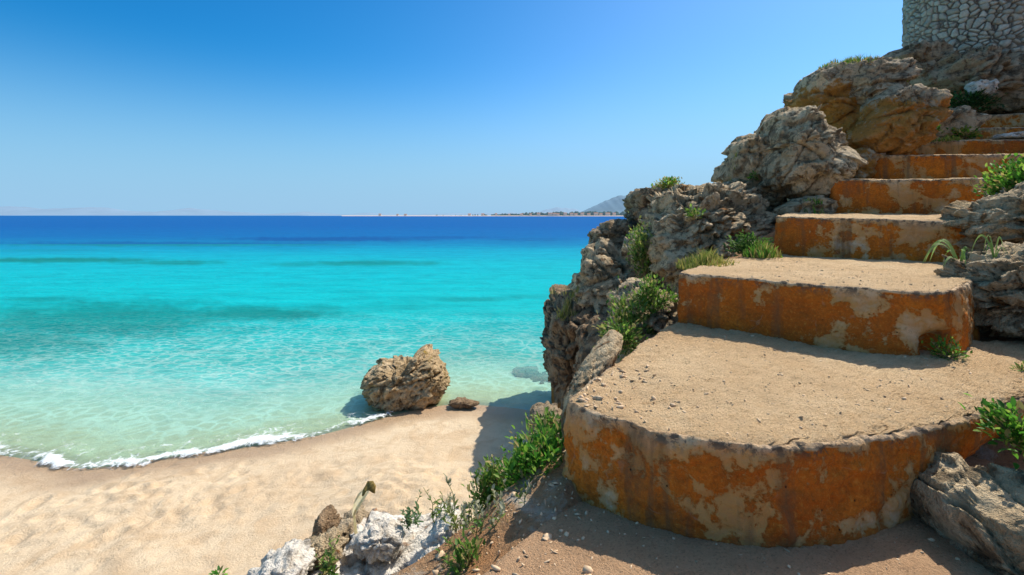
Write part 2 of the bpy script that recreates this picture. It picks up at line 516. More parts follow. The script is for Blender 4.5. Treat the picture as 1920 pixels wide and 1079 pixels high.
CL = np.array([(.1, -9, 2.9), (.55, -3, 2.9), (.75, 1.2, 2.9), (1.35, 2.9, 3.2), (2.4, 4.2, 3.7), (4.4, 6.2, 4.2), (6.0, 7.6, 4.8),
               (7.6, 8.8, 5.3), (9.2, 9.9, 5.75), (10.9, 11.4, 6.5), (13.5, 14.5, 8.4), (16.5, 18.0, 9.8), (22, 24, 10.3), (34, 40, 10.5)])
def hill_z(x, y):
    q = np.stack([x, y], 1)
    bd = np.full(len(q), 1e9); bs = np.zeros(len(q)); bz = np.zeros(len(q)); bt = np.zeros(len(q))
    for k in range(len(CL) - 1):
        a, b = CL[k], CL[k + 1]
        d = b[:2] - a[:2]; L2 = d @ d
        t = np.clip(((q - a[:2]) @ d) / L2, 0, 1)
        c = a[:2] + t[:, None] * d
        r = q - c
        dist = np.linalg.norm(r, axis=1)
        side = np.sign(d[0] * r[:, 1] - d[1] * r[:, 0])
        m = dist < bd
        bd = np.where(m, dist, bd); bs = np.where(m, side, bs)
        bz = np.where(m, a[2] + t * (b[2] - a[2]), bz); bt = np.where(m, k + t, bt)
    s = bd * bs
    gentle = np.interp(bt, [0, 2, 3.2, 4.5, 8, 13], [1.5, 1.25, .15, .9, 1.5, 4])
    w = np.interp(bt, [0, 2, 3.2, 5, 8, 13], [.95, .9, .55, .9, 1.1, 3])
    l = np.maximum(s - w, 0)
    dropl = .35 * np.minimum(l, gentle) + 1.7 * np.maximum(l - gentle, 0)
    rr = np.maximum(-s - np.interp(bt, [0, 2, 4, 5.5, 8], [2.6, 2.6, 2.3, 1.3, 1.2]), 0)
    riser = .42 * np.minimum(rr, 6)
    rs_ = np.interp(bt, [0, 2, 4, 5.5, 8], [2.6, 2.6, 2.3, 1.3, 1.2])
    under = np.where(s > 0, .42 * np.maximum(sstep(w + .25, w - .15, s), sstep(2.95, 3.2, bt) * sstep(4.9, 4.4, bt)), .5 * sstep(rs_ + .3, rs_ - .2, -s))
    return bz - under - np.where(s > 0, dropl, -riser)

def ground_z(x, y):
    d = y - shore_y(x)                       # >0 seaward
    p = np.stack([x, y, np.zeros_like(x)], 1)
    land = np.minimum(.055 * np.maximum(-d, 0) + .012 * np.maximum(-d - 2, 0), 1.3)
    z = np.where(d > 0, -np.minimum(.05 * d + .001 * d * d, 5), land)
    und = fbm(p * .55, 3) * .07 + fbm(p * 2.3, 3) * .025
    z = z + und * np.clip(-d / 2.0, 0.0, 1)
    # trampled sand near the rocks
    tr = np.exp(-(((x + 1.6) / 1.0) ** 2 + ((y - 7.2) / .9) ** 2)) + .6 * np.exp(-(((x + 5.6) / 1.6) ** 2 + ((y - 7.0) / 1.4) ** 2))
    z = z + tr * (.10 * ridged(p * 3.1, 3) + .05)
    ft = np.clip(np.exp(-(((x + 5.6) / 2.2) ** 2 + ((y - 7.2) / 1.3) ** 2)) * 1.3 + np.exp(-(((x + 1.5) / .9) ** 2 + ((y - 7.6) / .8) ** 2)) + .35 * np.exp(-((y - 8.6 - .12 * x) / .5) ** 2) * (x < 0), 0, 1)
    fw1, _a, _b = worley(p * np.array([2.6, 2.0, 1]), 0)
    z = z - .035 * ft * sstep(.38, .10, fw1) + .015 * ft * np.exp(-((fw1 - .42) / .1) ** 2)
    hz = hill_z(x, y)
    hp = np.stack([x, y, hz], 1)
    hz = hz + .10 * fbm(hp * 1.2, 4) + .05 * ridged(hp * 3.0, 3) - .05
    return z, hz, d

def axis(segs):
    out = []
    for a, b, n in segs:
        out.append(np.linspace(a, b, n, endpoint=False))
    out.append([segs[-1][1]])
    return np.concatenate(out)

gx = axis([(-200, -40, 12), (-40, -11, 60), (-11, 3, 320), (3, 20, 200), (20, 120, 20)])
gy = axis([(-40, -2, 16), (-2, 5, 60), (5, 18, 300), (18, 40, 80), (40, 150, 20)])
X, Yg = np.meshgrid(gx, gy, indexing='ij')
zb, zh, dd = ground_z(X.ravel(), Yg.ravel())
gv = np.stack([X.ravel(), Yg.ravel(), zb], 1)
wetn = fbm(gv * np.array([.8, .8, 0]), 3) * .5
wet = sstep(-1.15, -.25, dd + wetn) * (1 - sstep(.0, .5, dd)) * .95
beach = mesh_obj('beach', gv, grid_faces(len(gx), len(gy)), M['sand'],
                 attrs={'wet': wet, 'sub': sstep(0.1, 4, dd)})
tag(beach, 'pale golden sand beach running down into the turquoise shallows', 'beach', kind='structure')

hx = axis([(-6, 3, 180), (3, 18, 240), (18, 40, 40)])
hy = axis([(-9, 1, 40), (1, 14, 300), (14, 45, 60)])
X, Yg = np.meshgrid(hx, hy, indexing='ij')
zb, zh, dd = ground_z(X.ravel(), Yg.ravel())
zh = np.where(zh < zb - .3, zb - .3, zh)
hill = mesh_obj('hillside', np.stack([X.ravel(), Yg.ravel(), zh], 1), grid_faces(len(hx), len(hy)), M['soil'])
tag(hill, 'reddish brown rocky hillside carrying the steps', 'hillside', kind='structure')

# ------------------------------------------------------------------ sea
rows = np.concatenate([np.linspace(404.12, 408, 40), np.linspace(408.3, 470, 160), np.linspace(470.8, 900, 330), np.linspace(905, 1150, 12)])
cols = np.concatenate([np.linspace(-2600, -60, 30), np.linspace(-50, 1250, 330), np.linspace(1270, 3600, 30)])
PX, PY = np.meshgrid(cols, rows, indexing='ij')
PX = PX.ravel(); PY = PY.ravel()
SYv = EYE * F / (PY - HZ); SXv = (PX - 960) / F * SYv
ds = SYv - shore_y(SXv)
sp = np.stack([SXv, SYv, np.zeros_like(SXv)], 1)
wav = .02 * fbm(sp * np.array([.6, 1.3, 1]), 3) * np.clip(ds / 2, 0, 1) * np.clip(30 / SYv, 0, 1)
swash = .05 * np.exp(-((ds - .55) / .35) ** 2)
sv = np.stack([SXv, SYv, wav + swash], 1)
wob = fbm(np.stack([SXv / np.maximum(SYv, 8) * 3, np.log(SYv) * 6, 0 * SXv], 1), 4)
Ye = np.log(np.maximum(SYv, 4)) + .10 * wob + .05 * fbm(np.stack([SXv * .12, SYv * .3, 0 * SXv], 1), 3)
stops = [(math.log(9), (.56, .88, .78)), (math.log(11.5), (.32, .78, .70)), (math.log(13.2), (.13, .68, .62)), (math.log(15.5), (.04, .55, .50)),
         (math.log(19), (.004, .49, .48)), (math.log(30), (.0, .48, .51)), (math.log(48), (.0, .43, .51)), (math.log(60), (.0, .34, .49)), (math.log(76), (.0, .21, .42)),
         (math.log(100), (.0, .14, .40)), (math.log(200), (.0, .11, .38)), (math.log(1500), (.0, .11, .38)), (math.log(9000), (.0, .16, .44))]
sx_ = [s[0] for s in stops]
tint = np.stack([np.interp(Ye, sx_, [s[1][k] for s in stops]) for k in range(3)], 1)
# keep the wet edge pale whatever the depth there
near = 1 - sstep(.2, 4.5, ds + .8 * wob)
tint = tint * (1 - near[:, None] * .8) + np.array([.60, .96, .84]) * near[:, None] * .8
# seagrass beds lying on the bottom, placed where they grow
beds = [  # px, py, half-width px, half-height px, strength
    (190, 600, 340, 46, .85), (20, 640, 240, 44, .75), (470, 588, 210, 18, .9), (270, 630, 60, 10, .6), (15, 612, 40, 8, .8), (70, 562, 90, 8, .6),
    (600, 578, 70, 8, .5), (880, 562, 90, 7, .5), (1000, 556, 80, 5, .35), (760, 575, 130, 12, .22),
    (120, 488, 240, 6, 1.0), (330, 493, 130, 6, .8), (690, 494, 160, 6, .8), (560, 496, 70, 5, .5),
    (620, 449, 280, 6, .75), (300, 458, 420, 6, .6), (820, 446, 160, 4, .5), (90, 470, 160, 4, .3), (1000, 450, 100, 5, .35)]
gmask = np.zeros(len(SXv))
jn = fbm(np.stack([PX * .012, PY * .05, 0 * PX], 1), 5)
jn2 = fbm(np.stack([PX * .05, PY * .12, 0 * PX + 5], 1), 4)
for bx_, by_, rw, rh, st in beds:
    e = ((PX - bx_) / rw) ** 2 + ((PY - by_) / rh) ** 2
    gmask = np.maximum(gmask, st * sstep(1.15, .25, np.sqrt(e) + .40 * jn + .30 * jn2))
dark = np.where((SYv > 75)[:, None], np.array([.0, .055, .27]), np.array([.0, .21, .175]))
tint = tint * (1 - .9 * gmask[:, None]) + dark * (.9 * gmask[:, None])
tint = tint * np.array([1, .86, .84])
opac = sstep(.2, 6.0, ds) * .80 + .2 * sstep(5, 12, ds)
shallow = sstep(.1, 1.5, ds) * (1 - sstep(13, 24, SYv)) * (1 - .7 * gmask)
sea = mesh_obj('sea', sv, grid_faces(len(cols), len(rows)), M['sea'], attrs={'tint': tint, 'opacity': opac, 'shallow': shallow})
tag(sea, 'clear turquoise sea turning deep blue towards the horizon', 'sea', kind='structure')

# foam along the wet edge
fxs = axis([(-20, -11, 60), (-11, -2.2, 420)]); 
fw = np.linspace(0, 1, 40)
U, W = np.meshgrid(fxs, fw, indexing='ij')
u = U.ravel(); w = W.ravel()
edge = .16 * fbm(np.stack([u * 1.3, 0 * u, 0 * u], 1), 3) + .08 * fbm(np.stack([u * 4, 0 * u, 0 * u + 3], 1), 2)
off = -.35 + 1.75 * w
fy = shore_y(u) + edge + off
prof = np.exp(-((off - .02 - .5 * edge) / .19) ** 2) * 1.0 + .40 * np.exp(-((off - .46) / .22) ** 2) + .20 * np.exp(-((off - .95) / .3) ** 2)
prof = prof * sstep(-2.2, -3.0, u) * np.clip(.75 + .9 * fbm(np.stack([u * .7, 0 * u, 0 * u + 8], 1), 2), .3, 1.1)
prof = prof * sstep(0, .1, w) * sstep(1, .85, w)
zb, zh, dd = ground_z(u, fy)
fz = np.maximum(zb, .0) + .012 + .07 * prof + .02 * fbm(np.stack([u * 4, fy * 6, 0 * u], 1), 3) * prof + .055 * np.exp(-((off - .5) / .35) ** 2)
foam = mesh_obj('surf_foam', np.stack([u, fy, fz], 1), grid_faces(len(fxs), len(fw)), M['foam'], attrs={'dens': np.clip(prof, 0, 1.2)})
tag(foam, 'white foam of a small wave breaking along the sand', 'foam', kind='stuff')

# ------------------------------------------------------------------ far shore
def ridge(name, pts, Y, mat, label, rough=.6):
    """mountain ridge as a real solid: crest line with sloping front and back."""
    pts = np.array(pts, float)
    px = np.linspace(pts[0, 0], pts[-1, 0], 160)
    py = np.interp(px, pts[:, 0], pts[:, 1])
    crest = np.maximum((HZ - py), 0)
    crest = crest * (1 + .12 * fbm(np.stack([px * .06, 0 * px, 0 * px], 1), 4)) 
    V = []
    prof = [(-1, 0), (-.72, .22), (-.45, .52), (-.2, .82), (0, 1), (.4, .6), (1, 0)]
    for x_, c in zip(px, crest):
        for f, h in prof:
            yy = Y + f * .16 * Y
            hh = EYE * 0 + c / F * Y * h
            V.append(((x_ - 960) / F * Y + 0 * f, yy, hh - .5))
    V = np.array(V)
    V[:, 2] += (fbm(V * (9.0 / Y) * 6, 4) * rough * .02 * Y * .2) * (V[:, 2] > 1)
    return tag(mesh_obj(name, V, grid_faces(160, len(prof)), mat), label, 'hill', kind='structure')
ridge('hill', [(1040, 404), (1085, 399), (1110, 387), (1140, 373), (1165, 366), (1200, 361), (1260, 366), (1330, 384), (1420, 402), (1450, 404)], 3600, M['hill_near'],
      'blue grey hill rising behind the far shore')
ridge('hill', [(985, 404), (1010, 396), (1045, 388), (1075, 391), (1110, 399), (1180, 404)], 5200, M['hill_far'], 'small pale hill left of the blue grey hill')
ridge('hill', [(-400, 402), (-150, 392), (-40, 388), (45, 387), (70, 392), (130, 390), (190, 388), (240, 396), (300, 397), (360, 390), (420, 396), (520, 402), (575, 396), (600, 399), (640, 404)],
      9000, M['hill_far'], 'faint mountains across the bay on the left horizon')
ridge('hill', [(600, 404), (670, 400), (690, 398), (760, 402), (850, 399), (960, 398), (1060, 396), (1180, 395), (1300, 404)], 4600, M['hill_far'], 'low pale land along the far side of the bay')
# low sandy coast
cxp = np.linspace(640, 1700, 120)
CV = []
for x_ in cxp:
    t = (x_ - 640) / 1060
    Yc = 2600 - 900 * t
    for k, (dy, dz) in enumerate([(0, -.4), (30, 1.2), (60, 2.2), (220, 3.0), (500, -1)]):
        CV.append(((x_ - 960) / F * Yc * (1 + dy / Yc), Yc + dy + 25 * math.sin(x_ * .02), dz))
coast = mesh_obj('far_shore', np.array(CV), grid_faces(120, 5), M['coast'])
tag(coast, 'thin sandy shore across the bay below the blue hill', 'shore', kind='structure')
# woods behind that shore: one far-off mass
V = []; Fc = []
rw = random.Random(5)
for k in range(420):
    x_ = 860 + 340 * rw.random() ** .7 + 120 * rw.random() - 60
    t = (x_ - 640) / 1060
    Yc = 2600 - 900 * t + 90 + rw.random() * 120
    c = np.array([(x_ - 960) / F * Yc, Yc, 3])
    dens = max(.25, min(1, (x_ - 800) / 260))
    r = (4 + 7 * rw.random()) * dens
    hgt = r * (1.4 + rw.random() * .9)
    b = len(V); n = 7
    for j in range(4):
        rr = [1, 1.1, .75, .08][j]; zz = [0, .4, .8, 1][j]
        for i in range(n):
            a = 2 * math.pi * i / n
            jt = .8 + .4 * rw.random()
            V.append(c + np.array([math.cos(a) * r * rr * jt, math.sin(a) * r * rr * jt, hgt * zz]))
    for j in range(3):
        for i in range(n):
            Fc.append((b + j * n + i, b + j * n + (i + 1) % n, b + (j + 1) * n + (i + 1) % n, b + (j + 1) * n + i))
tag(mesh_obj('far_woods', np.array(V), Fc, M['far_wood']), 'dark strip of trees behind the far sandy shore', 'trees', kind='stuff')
# houses on the far shore
def far_house(x_, w_, h_, d_):
    t = (x_ - 640) / 1060
    Yc = 2600 - 900 * t + 70
    c = np.array([(x_ - 960) / F * Yc, Yc, 2.0])
    h = thing('house', 'tiny pale house on the far shore below the blue hill', 'house', c, 'houses on the far shore')
    a = w_ / 2
    V = np.array([(-a, 0, 0), (a, 0, 0), (a, d_, 0), (-a, d_, 0), (-a, 0, h_), (a, 0, h_), (a, d_, h_), (-a, d_, h_)]) + c
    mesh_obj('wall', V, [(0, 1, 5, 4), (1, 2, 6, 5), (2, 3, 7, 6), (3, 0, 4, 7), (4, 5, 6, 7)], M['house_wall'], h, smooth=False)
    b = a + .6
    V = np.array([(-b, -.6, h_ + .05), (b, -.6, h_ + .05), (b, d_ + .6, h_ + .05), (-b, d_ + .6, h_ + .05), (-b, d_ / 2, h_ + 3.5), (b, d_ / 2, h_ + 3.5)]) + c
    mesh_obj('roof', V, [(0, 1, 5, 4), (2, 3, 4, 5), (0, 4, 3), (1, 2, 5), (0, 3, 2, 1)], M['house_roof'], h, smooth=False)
for k in range(22):
    x_ = [1032, 1040, 1046, 1060, 1072, 1080, 1092, 1104, 1118, 1127, 1140, 1152, 1010, 995, 978, 955, 930, 905, 880, 760, 745, 712][k]
    s = 1 if x_ > 1000 else .75
    far_house(x_, (13 + 8 * rw.random()) * s, (8 + 5 * rw.random()) * s, 10)

# ------------------------------------------------------------------ steps
def resample(P, n):
    P = np.asarray(P, float)
    d = np.concatenate([[0], np.cumsum(np.linalg.norm(np.diff(P[:, :2], axis=0), axis=1))])
    t = np.linspace(0, d[-1], n)
    return np.stack([np.interp(t, d, P[:, k]) for k in range(P.shape[1])], 1)

def chaikin(P, it=2):
    P = np.asarray(P, float)
    for _ in range(it):
        Q = [P[0]]
        for a, b in zip(P[:-1], P[1:]):
            Q += [a * .75 + b * .25, a * .25 + b * .75]
        Q.append(P[-1])
        P = np.array(Q)
    return P

def warp(P, amp):
    """world-space wobble shared by tread and riser, so that they meet."""
    o = np.stack([fbm(P * 2.2 + 31 * k, 4) for k in range(3)], 1) * np.array([1, 1, .55]) * amp * 1.1
    o += np.stack([fbm(P * 11 + 13 * k, 3) for k in range(3)], 1) * np.array([1, 1, .6]) * amp * .5
    o += np.stack([fbm(P * 34 + 5 * k, 2) for k in range(3)], 1) * amp * .22
    return P + o

def build_step(idx, front, bottom, back, label, n=300, amp=.035, hole=None, foot=None):
    """front: (x,y,ztop) along the lip from the left-rear corner round to the right; bottom: z at the foot per point;
    back: polyline (x,y,z) at the rear of the tread, same direction."""
    fr = np.column_stack([np.asarray(front, float), np.asarray(bottom, float), np.zeros(len(front)) if foot is None else np.asarray(foot, float)])
    fr = resample(chaikin(fr, 2), n)
    bk = resample(np.asarray(back, float), n)
    c = np.array([fr[:, 0].mean(), fr[:, 1].mean(), fr[:, 3].min()])
    root = thing('stone_step', label, 'step', c, 'steps of the stone stairway')
    tan = np.gradient(fr[:, :2], axis=0); tan /= np.linalg.norm(tan, axis=1)[:, None] + 1e-9
    nrm = np.stack([tan[:, 1], -tan[:, 0]], 1)     # outward for left-to-right lip
    s = np.arange(n)[:, None]
    # riser: rows from just inside the lip, rounded over, down to the foot
    nv = 60
    v = np.linspace(0, 1, nv)
    rl = .018                                      # lip radius
    P = np.zeros((n, nv, 3))
    chip = .04 * fbm(np.stack([fr[:, 0] * 5, fr[:, 1] * 5, 0 * fr[:, 0] + idx], 1), 4) + .04 * fbm(np.stack([fr[:, 0] * 16, fr[:, 1] * 16, 0 * fr[:, 0] + idx], 1), 3)
    for j in range(nv):
        if j < 8:
            a = (j / 7) * math.pi / 2
            inn = rl * (1 - math.sin(a)); dn = rl * (1 - math.cos(a))
            zz = fr[:, 2] - dn
        else:
            t = (j - 7) / (nv - 8)
            inn = -.03 * t + fr[:, 4] * t * (.4 + .6 * t)   # slight batter, recessed where the foot turns under
            zz = (fr[:, 2] - rl) * (1 - t) + (fr[:, 3] - .12) * t
        k = np.clip(1 - abs(v[j]) * 6, 0, 1)
        P[:, j, :2] = fr[:, :2] - nrm * (inn + np.maximum(chip, 0) * k * 1.3 * 0 )[:, None] if np.ndim(inn) else fr[:, :2] - nrm * (inn + np.maximum(chip, 0) * k)[:, None]
        P[:, j, 2] = zz - np.maximum(chip, 0) * .5 * k
    nrm3 = np.column_stack([nrm, 0 * nrm[:, 0]])
    pit = fbm(P.reshape(-1, 3) * 3.5, 5).reshape(n, nv) * .03 + np.minimum(fbm(P.reshape(-1, 3) * 14, 4).reshape(n, nv), .1) * .022
    fade = np.clip((np.arange(nv) - 3) / 8, 0, 1)
    P = P + nrm3[:, None, :] * (pit * fade)[:, :, None]
    if hole is not None:
        hc, hr, hd = hole
        g = np.exp(-(np.linalg.norm((P - hc) / np.array(hr), axis=2) ** 2) ** 1.6)
        P = P - nrm3[:, None, :] * (g * hd)[:, :, None]
    vv = np.tile(np.clip((v - .1) / .9, 0, 1), (n, 1))
    # tread
    nw = 90
    T_ = np.zeros((n, nw, 3))
    lip = P[:, 0, :]
    lip0 = fr[:, :3].copy()
    w = np.linspace(0, 1, nw) ** 1.25
    for j in range(nw):
        T_[:, j, :] = lip0 * (1 - w[j]) + bk * w[j] + (lip - lip0) * math.exp(-w[j] * 28)
    tp = T_.reshape(-1, 3)
    rgh = (.022 * fbm(tp * 3.0, 4) + .012 * fbm(tp * 13, 3) + .006 * ridged(tp * 34, 2)).reshape(n, nw)
    T_[:, :, 2] += rgh * np.clip(np.arange(nw) / 4, 0, 1)
    A = warp(P.reshape(-1, 3), amp); B = warp(tp * 0 + T_.reshape(-1, 3), amp)
    uu = np.tile(np.linspace(0, 1, n)[:, None], (1, nw)).ravel(); ww_ = np.tile(w[None, :], (n, 1)).ravel()
    dn_ = fbm(B * 1.5, 4)
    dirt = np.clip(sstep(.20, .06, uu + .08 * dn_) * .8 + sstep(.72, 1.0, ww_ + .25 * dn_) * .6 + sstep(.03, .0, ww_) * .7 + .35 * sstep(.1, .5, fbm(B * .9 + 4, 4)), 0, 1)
    # both share row 0 exactly
    B = B.reshape(n, nw, 3); B[:, 0, :] = A.reshape(n, nv, 3)[:, 0, :]; B = B.reshape(-1, 3)
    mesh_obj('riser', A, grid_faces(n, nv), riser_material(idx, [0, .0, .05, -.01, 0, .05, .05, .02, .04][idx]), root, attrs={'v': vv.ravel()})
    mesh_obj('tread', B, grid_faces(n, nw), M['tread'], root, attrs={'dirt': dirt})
    return root

def lipline(pts, z):  # photo points on a level lip
    return [on(px, py, z) for px, py in pts]

Z1, Z2 = EYE - 1.067, EYE - .567
f1 = lipline([(1262, 606), (1215, 636), (1165, 672), (1115, 708), (1076, 737), (1064, 746), (1068, 752), (1080, 760), (1125, 778), (1180, 796), (1260, 817), (1340, 831), (1420, 838), (1500, 837),
              (1600, 828), (1700, 812), (1790, 794), (1850, 775), (1890, 757), (1960, 735), (2100, 700)], Z1)
b1 = [2.9, 2.85, 2.82, 2.80, 2.80, 2.82, 2.83, 2.85, 2.90, 2.95, 2.99, 3.0, 3.0, 3.0, 3.0, 3.0, 3.0, 3.0, 3.0, 3.0, 3.0]
bk1 = [on(1300, 596, Z1), on(1400, 600, Z1), on(1600, 612, Z1), on(1800, 640, Z1), on(2000, 640, Z1), on(2250, 620, Z1)]
build_step(1, f1, b1, bk1, 'lowest step, a wide half round tread with orange lichen on its curved front', n=640, amp=.034, foot=[0] * 15 + [.04, .16, .30, .42, .5, .5])
f2 = lipline([(1452, 473), (1390, 482), (1330, 494), (1262, 511), (1300, 514), (1340, 517), (1450, 526), (1560, 536), (1660, 543), (1750, 546), (1795, 544), (1815, 533), (1830, 515), (1850, 500)], Z2)
b2 = [Z1 - .25] * 3 + [Z1 - .02] * 11
bk2 = [on(1470, 470, Z2), on(1600, 476, Z2), on(1750, 483, Z2), on(1900, 484, Z2)]
hc = at(1738, 645, 3.72)
build_step(2, f2, b2, bk2, 'second step from the bottom, deep orange with a dark hole at its right foot', n=360, amp=.028, hole=(hc, (.13, .3, .12), .22))
def pts3(lst):
    return [at(*p) for p in lst]
f3 = pts3([(1520, 399, 8.0), (1480, 401, 7.4), (1447, 405, 6.9), (1475, 407, 6.75), (1540, 408, 6.5), (1650, 411, 6.15), (1750, 415, 5.85), (1815, 417, 5.7), (1850, 415, 5.8), (1900, 410, 6.1)])
b3 = [Z2 - .1] * 10
bk3 = pts3([(1560, 401, 8.3), (1650, 401, 8.0), (1800, 401.5, 7.5), (1960, 402, 7.3)])
build_step(3, f3, b3, bk3, 'third step from the bottom, patched orange and grey behind the arching green leaves', n=300, amp=.026)
f4 = pts3([(1600, 338, 9.2), (1566, 336, 8.5), (1549, 335, 8.0), (1590, 336, 7.85), (1700, 337, 7.55), (1800, 335, 7.3), (1850, 333, 7.2), (1880, 336, 7.6)])
bk4 = pts3([(1620, 341, 9.3), (1760, 341, 9.0), (1960, 341, 8.6), (1970, 341, 8.6)])
build_step(4, f4, [EYE - .15] * 8, bk4, 'fourth step from the bottom with round orange lichen blotches on pale concrete', n=260, amp=.024)
f5 = pts3([(1665, 297, 9.9), (1640, 293, 9.3), (1625, 291, 9.0), (1680, 291, 8.85), (1780, 290, 8.65), (1890, 289, 8.4), (1930, 289, 8.35)])
bk5 = pts3([(1690, 300, 10.3), (1800, 298, 10.0), (1960, 298, 9.8)])
build_step(5, f5, [EYE + .45] * 7, bk5, 'fifth step from the bottom, an even dark orange band beneath the thinner ones', n=220, amp=.022)
f6 = pts3([(1720, 276, 10.6), (1682, 277, 10.1), (1735, 266, 9.9), (1820, 262, 9.7), (1915, 262, 9.5), (1960, 262, 9.4)])
bk6 = pts3([(1760, 268, 11.2), (1860, 268, 11.0), (1990, 268, 10.9)])
build_step(6, f6, [EYE + 1.0] * 6, bk6, 'sixth step from the bottom, a low orange riser tapering to the left', n=200, amp=.02)
f7 = pts3([(1846, 244, 11.6), (1822, 241, 11.0), (1870, 239, 10.9), (1960, 239, 10.7)])
bk7 = pts3([(1860, 246, 12.2), (1920, 244, 12.1), (2000, 244, 12.0)])
build_step(7, f7, [EYE + 1.45] * 4, bk7, 'narrow darker step just below the topmost one', n=140, amp=.02)
f8 = pts3([(1850, 222, 12.7), (1824, 219, 12.1), (1870, 215, 11.9), (1965, 211, 11.7)])
bk8 = pts3([(1870, 226, 14.2), (1920, 222, 14.0), (2000, 220, 13.8)])
build_step(8, f8, [EYE + 1.9] * 4, bk8, 'topmost step in view, close under the shaded rocks', n=140, amp=.02)

# lower landing
pw = np.linspace(0, 1, 260)
LE = resample(np.array([(-.9, -6, 2.98), (-.55, -1, 2.98), (-.42, 1.2, 2.985), (-.30, 2.0, 2.985), (.02, 2.42, 2.95), (.30, 2.72, 2.90), (.45, 3.1, 2.86), (.9, 3.6, 2.86)]), 300)
RE = resample(np.array([(1.6, -6, 3.0), (2.0, -1, 3.0), (2.6, 1.2, 3.0), (3.0, 2.0, 3.0), (3.2, 2.6, 3.0), (3.2, 3.0, 3.0), (3.2, 3.4, 3.0), (3.0, 3.8, 2.95)]), 300)
PV = LE[:, None, :] * (1 - pw)[None, :, None] + RE[:, None, :] * pw[None, :, None]
flat = PV.reshape(-1, 3)
ejit = .05 * fbm(np.stack([flat[:, 1] * 3, 0 * flat[:, 0], 0 * flat[:, 0]], 1), 3)
flat[:, 0] += ejit * (1 - np.tile(pw, 300))
flat[:, 2] += .014 * fbm(flat * 3, 4) + .009 * fbm(flat * 14, 3) + .006 * ridged(flat * 40, 2)
edge_drop = sstep(.05, 0, np.tile(pw, 300))
flat[:, 2] -= .16 * edge_drop
path = mesh_obj('path', flat, grid_faces(300, 260), M['path'])
tag(path, 'sandy gravel landing at the foot of the steps', 'path', kind='structure')

# ------------------------------------------------------------------ boulders
_ico = {}
def ico(sub):
    if sub not in _ico:
        bm = bmesh.new()
        bmesh.ops.create_icosphere(bm, subdivisions=sub, radius=1)
        V = np.array([v.co[:] for v in bm.verts]); Fa = np.array([[v.index for v in f.verts] for f in bm.faces])
        bm.free()
        _ico[sub] = (V, Fa)
    return _ico[sub]

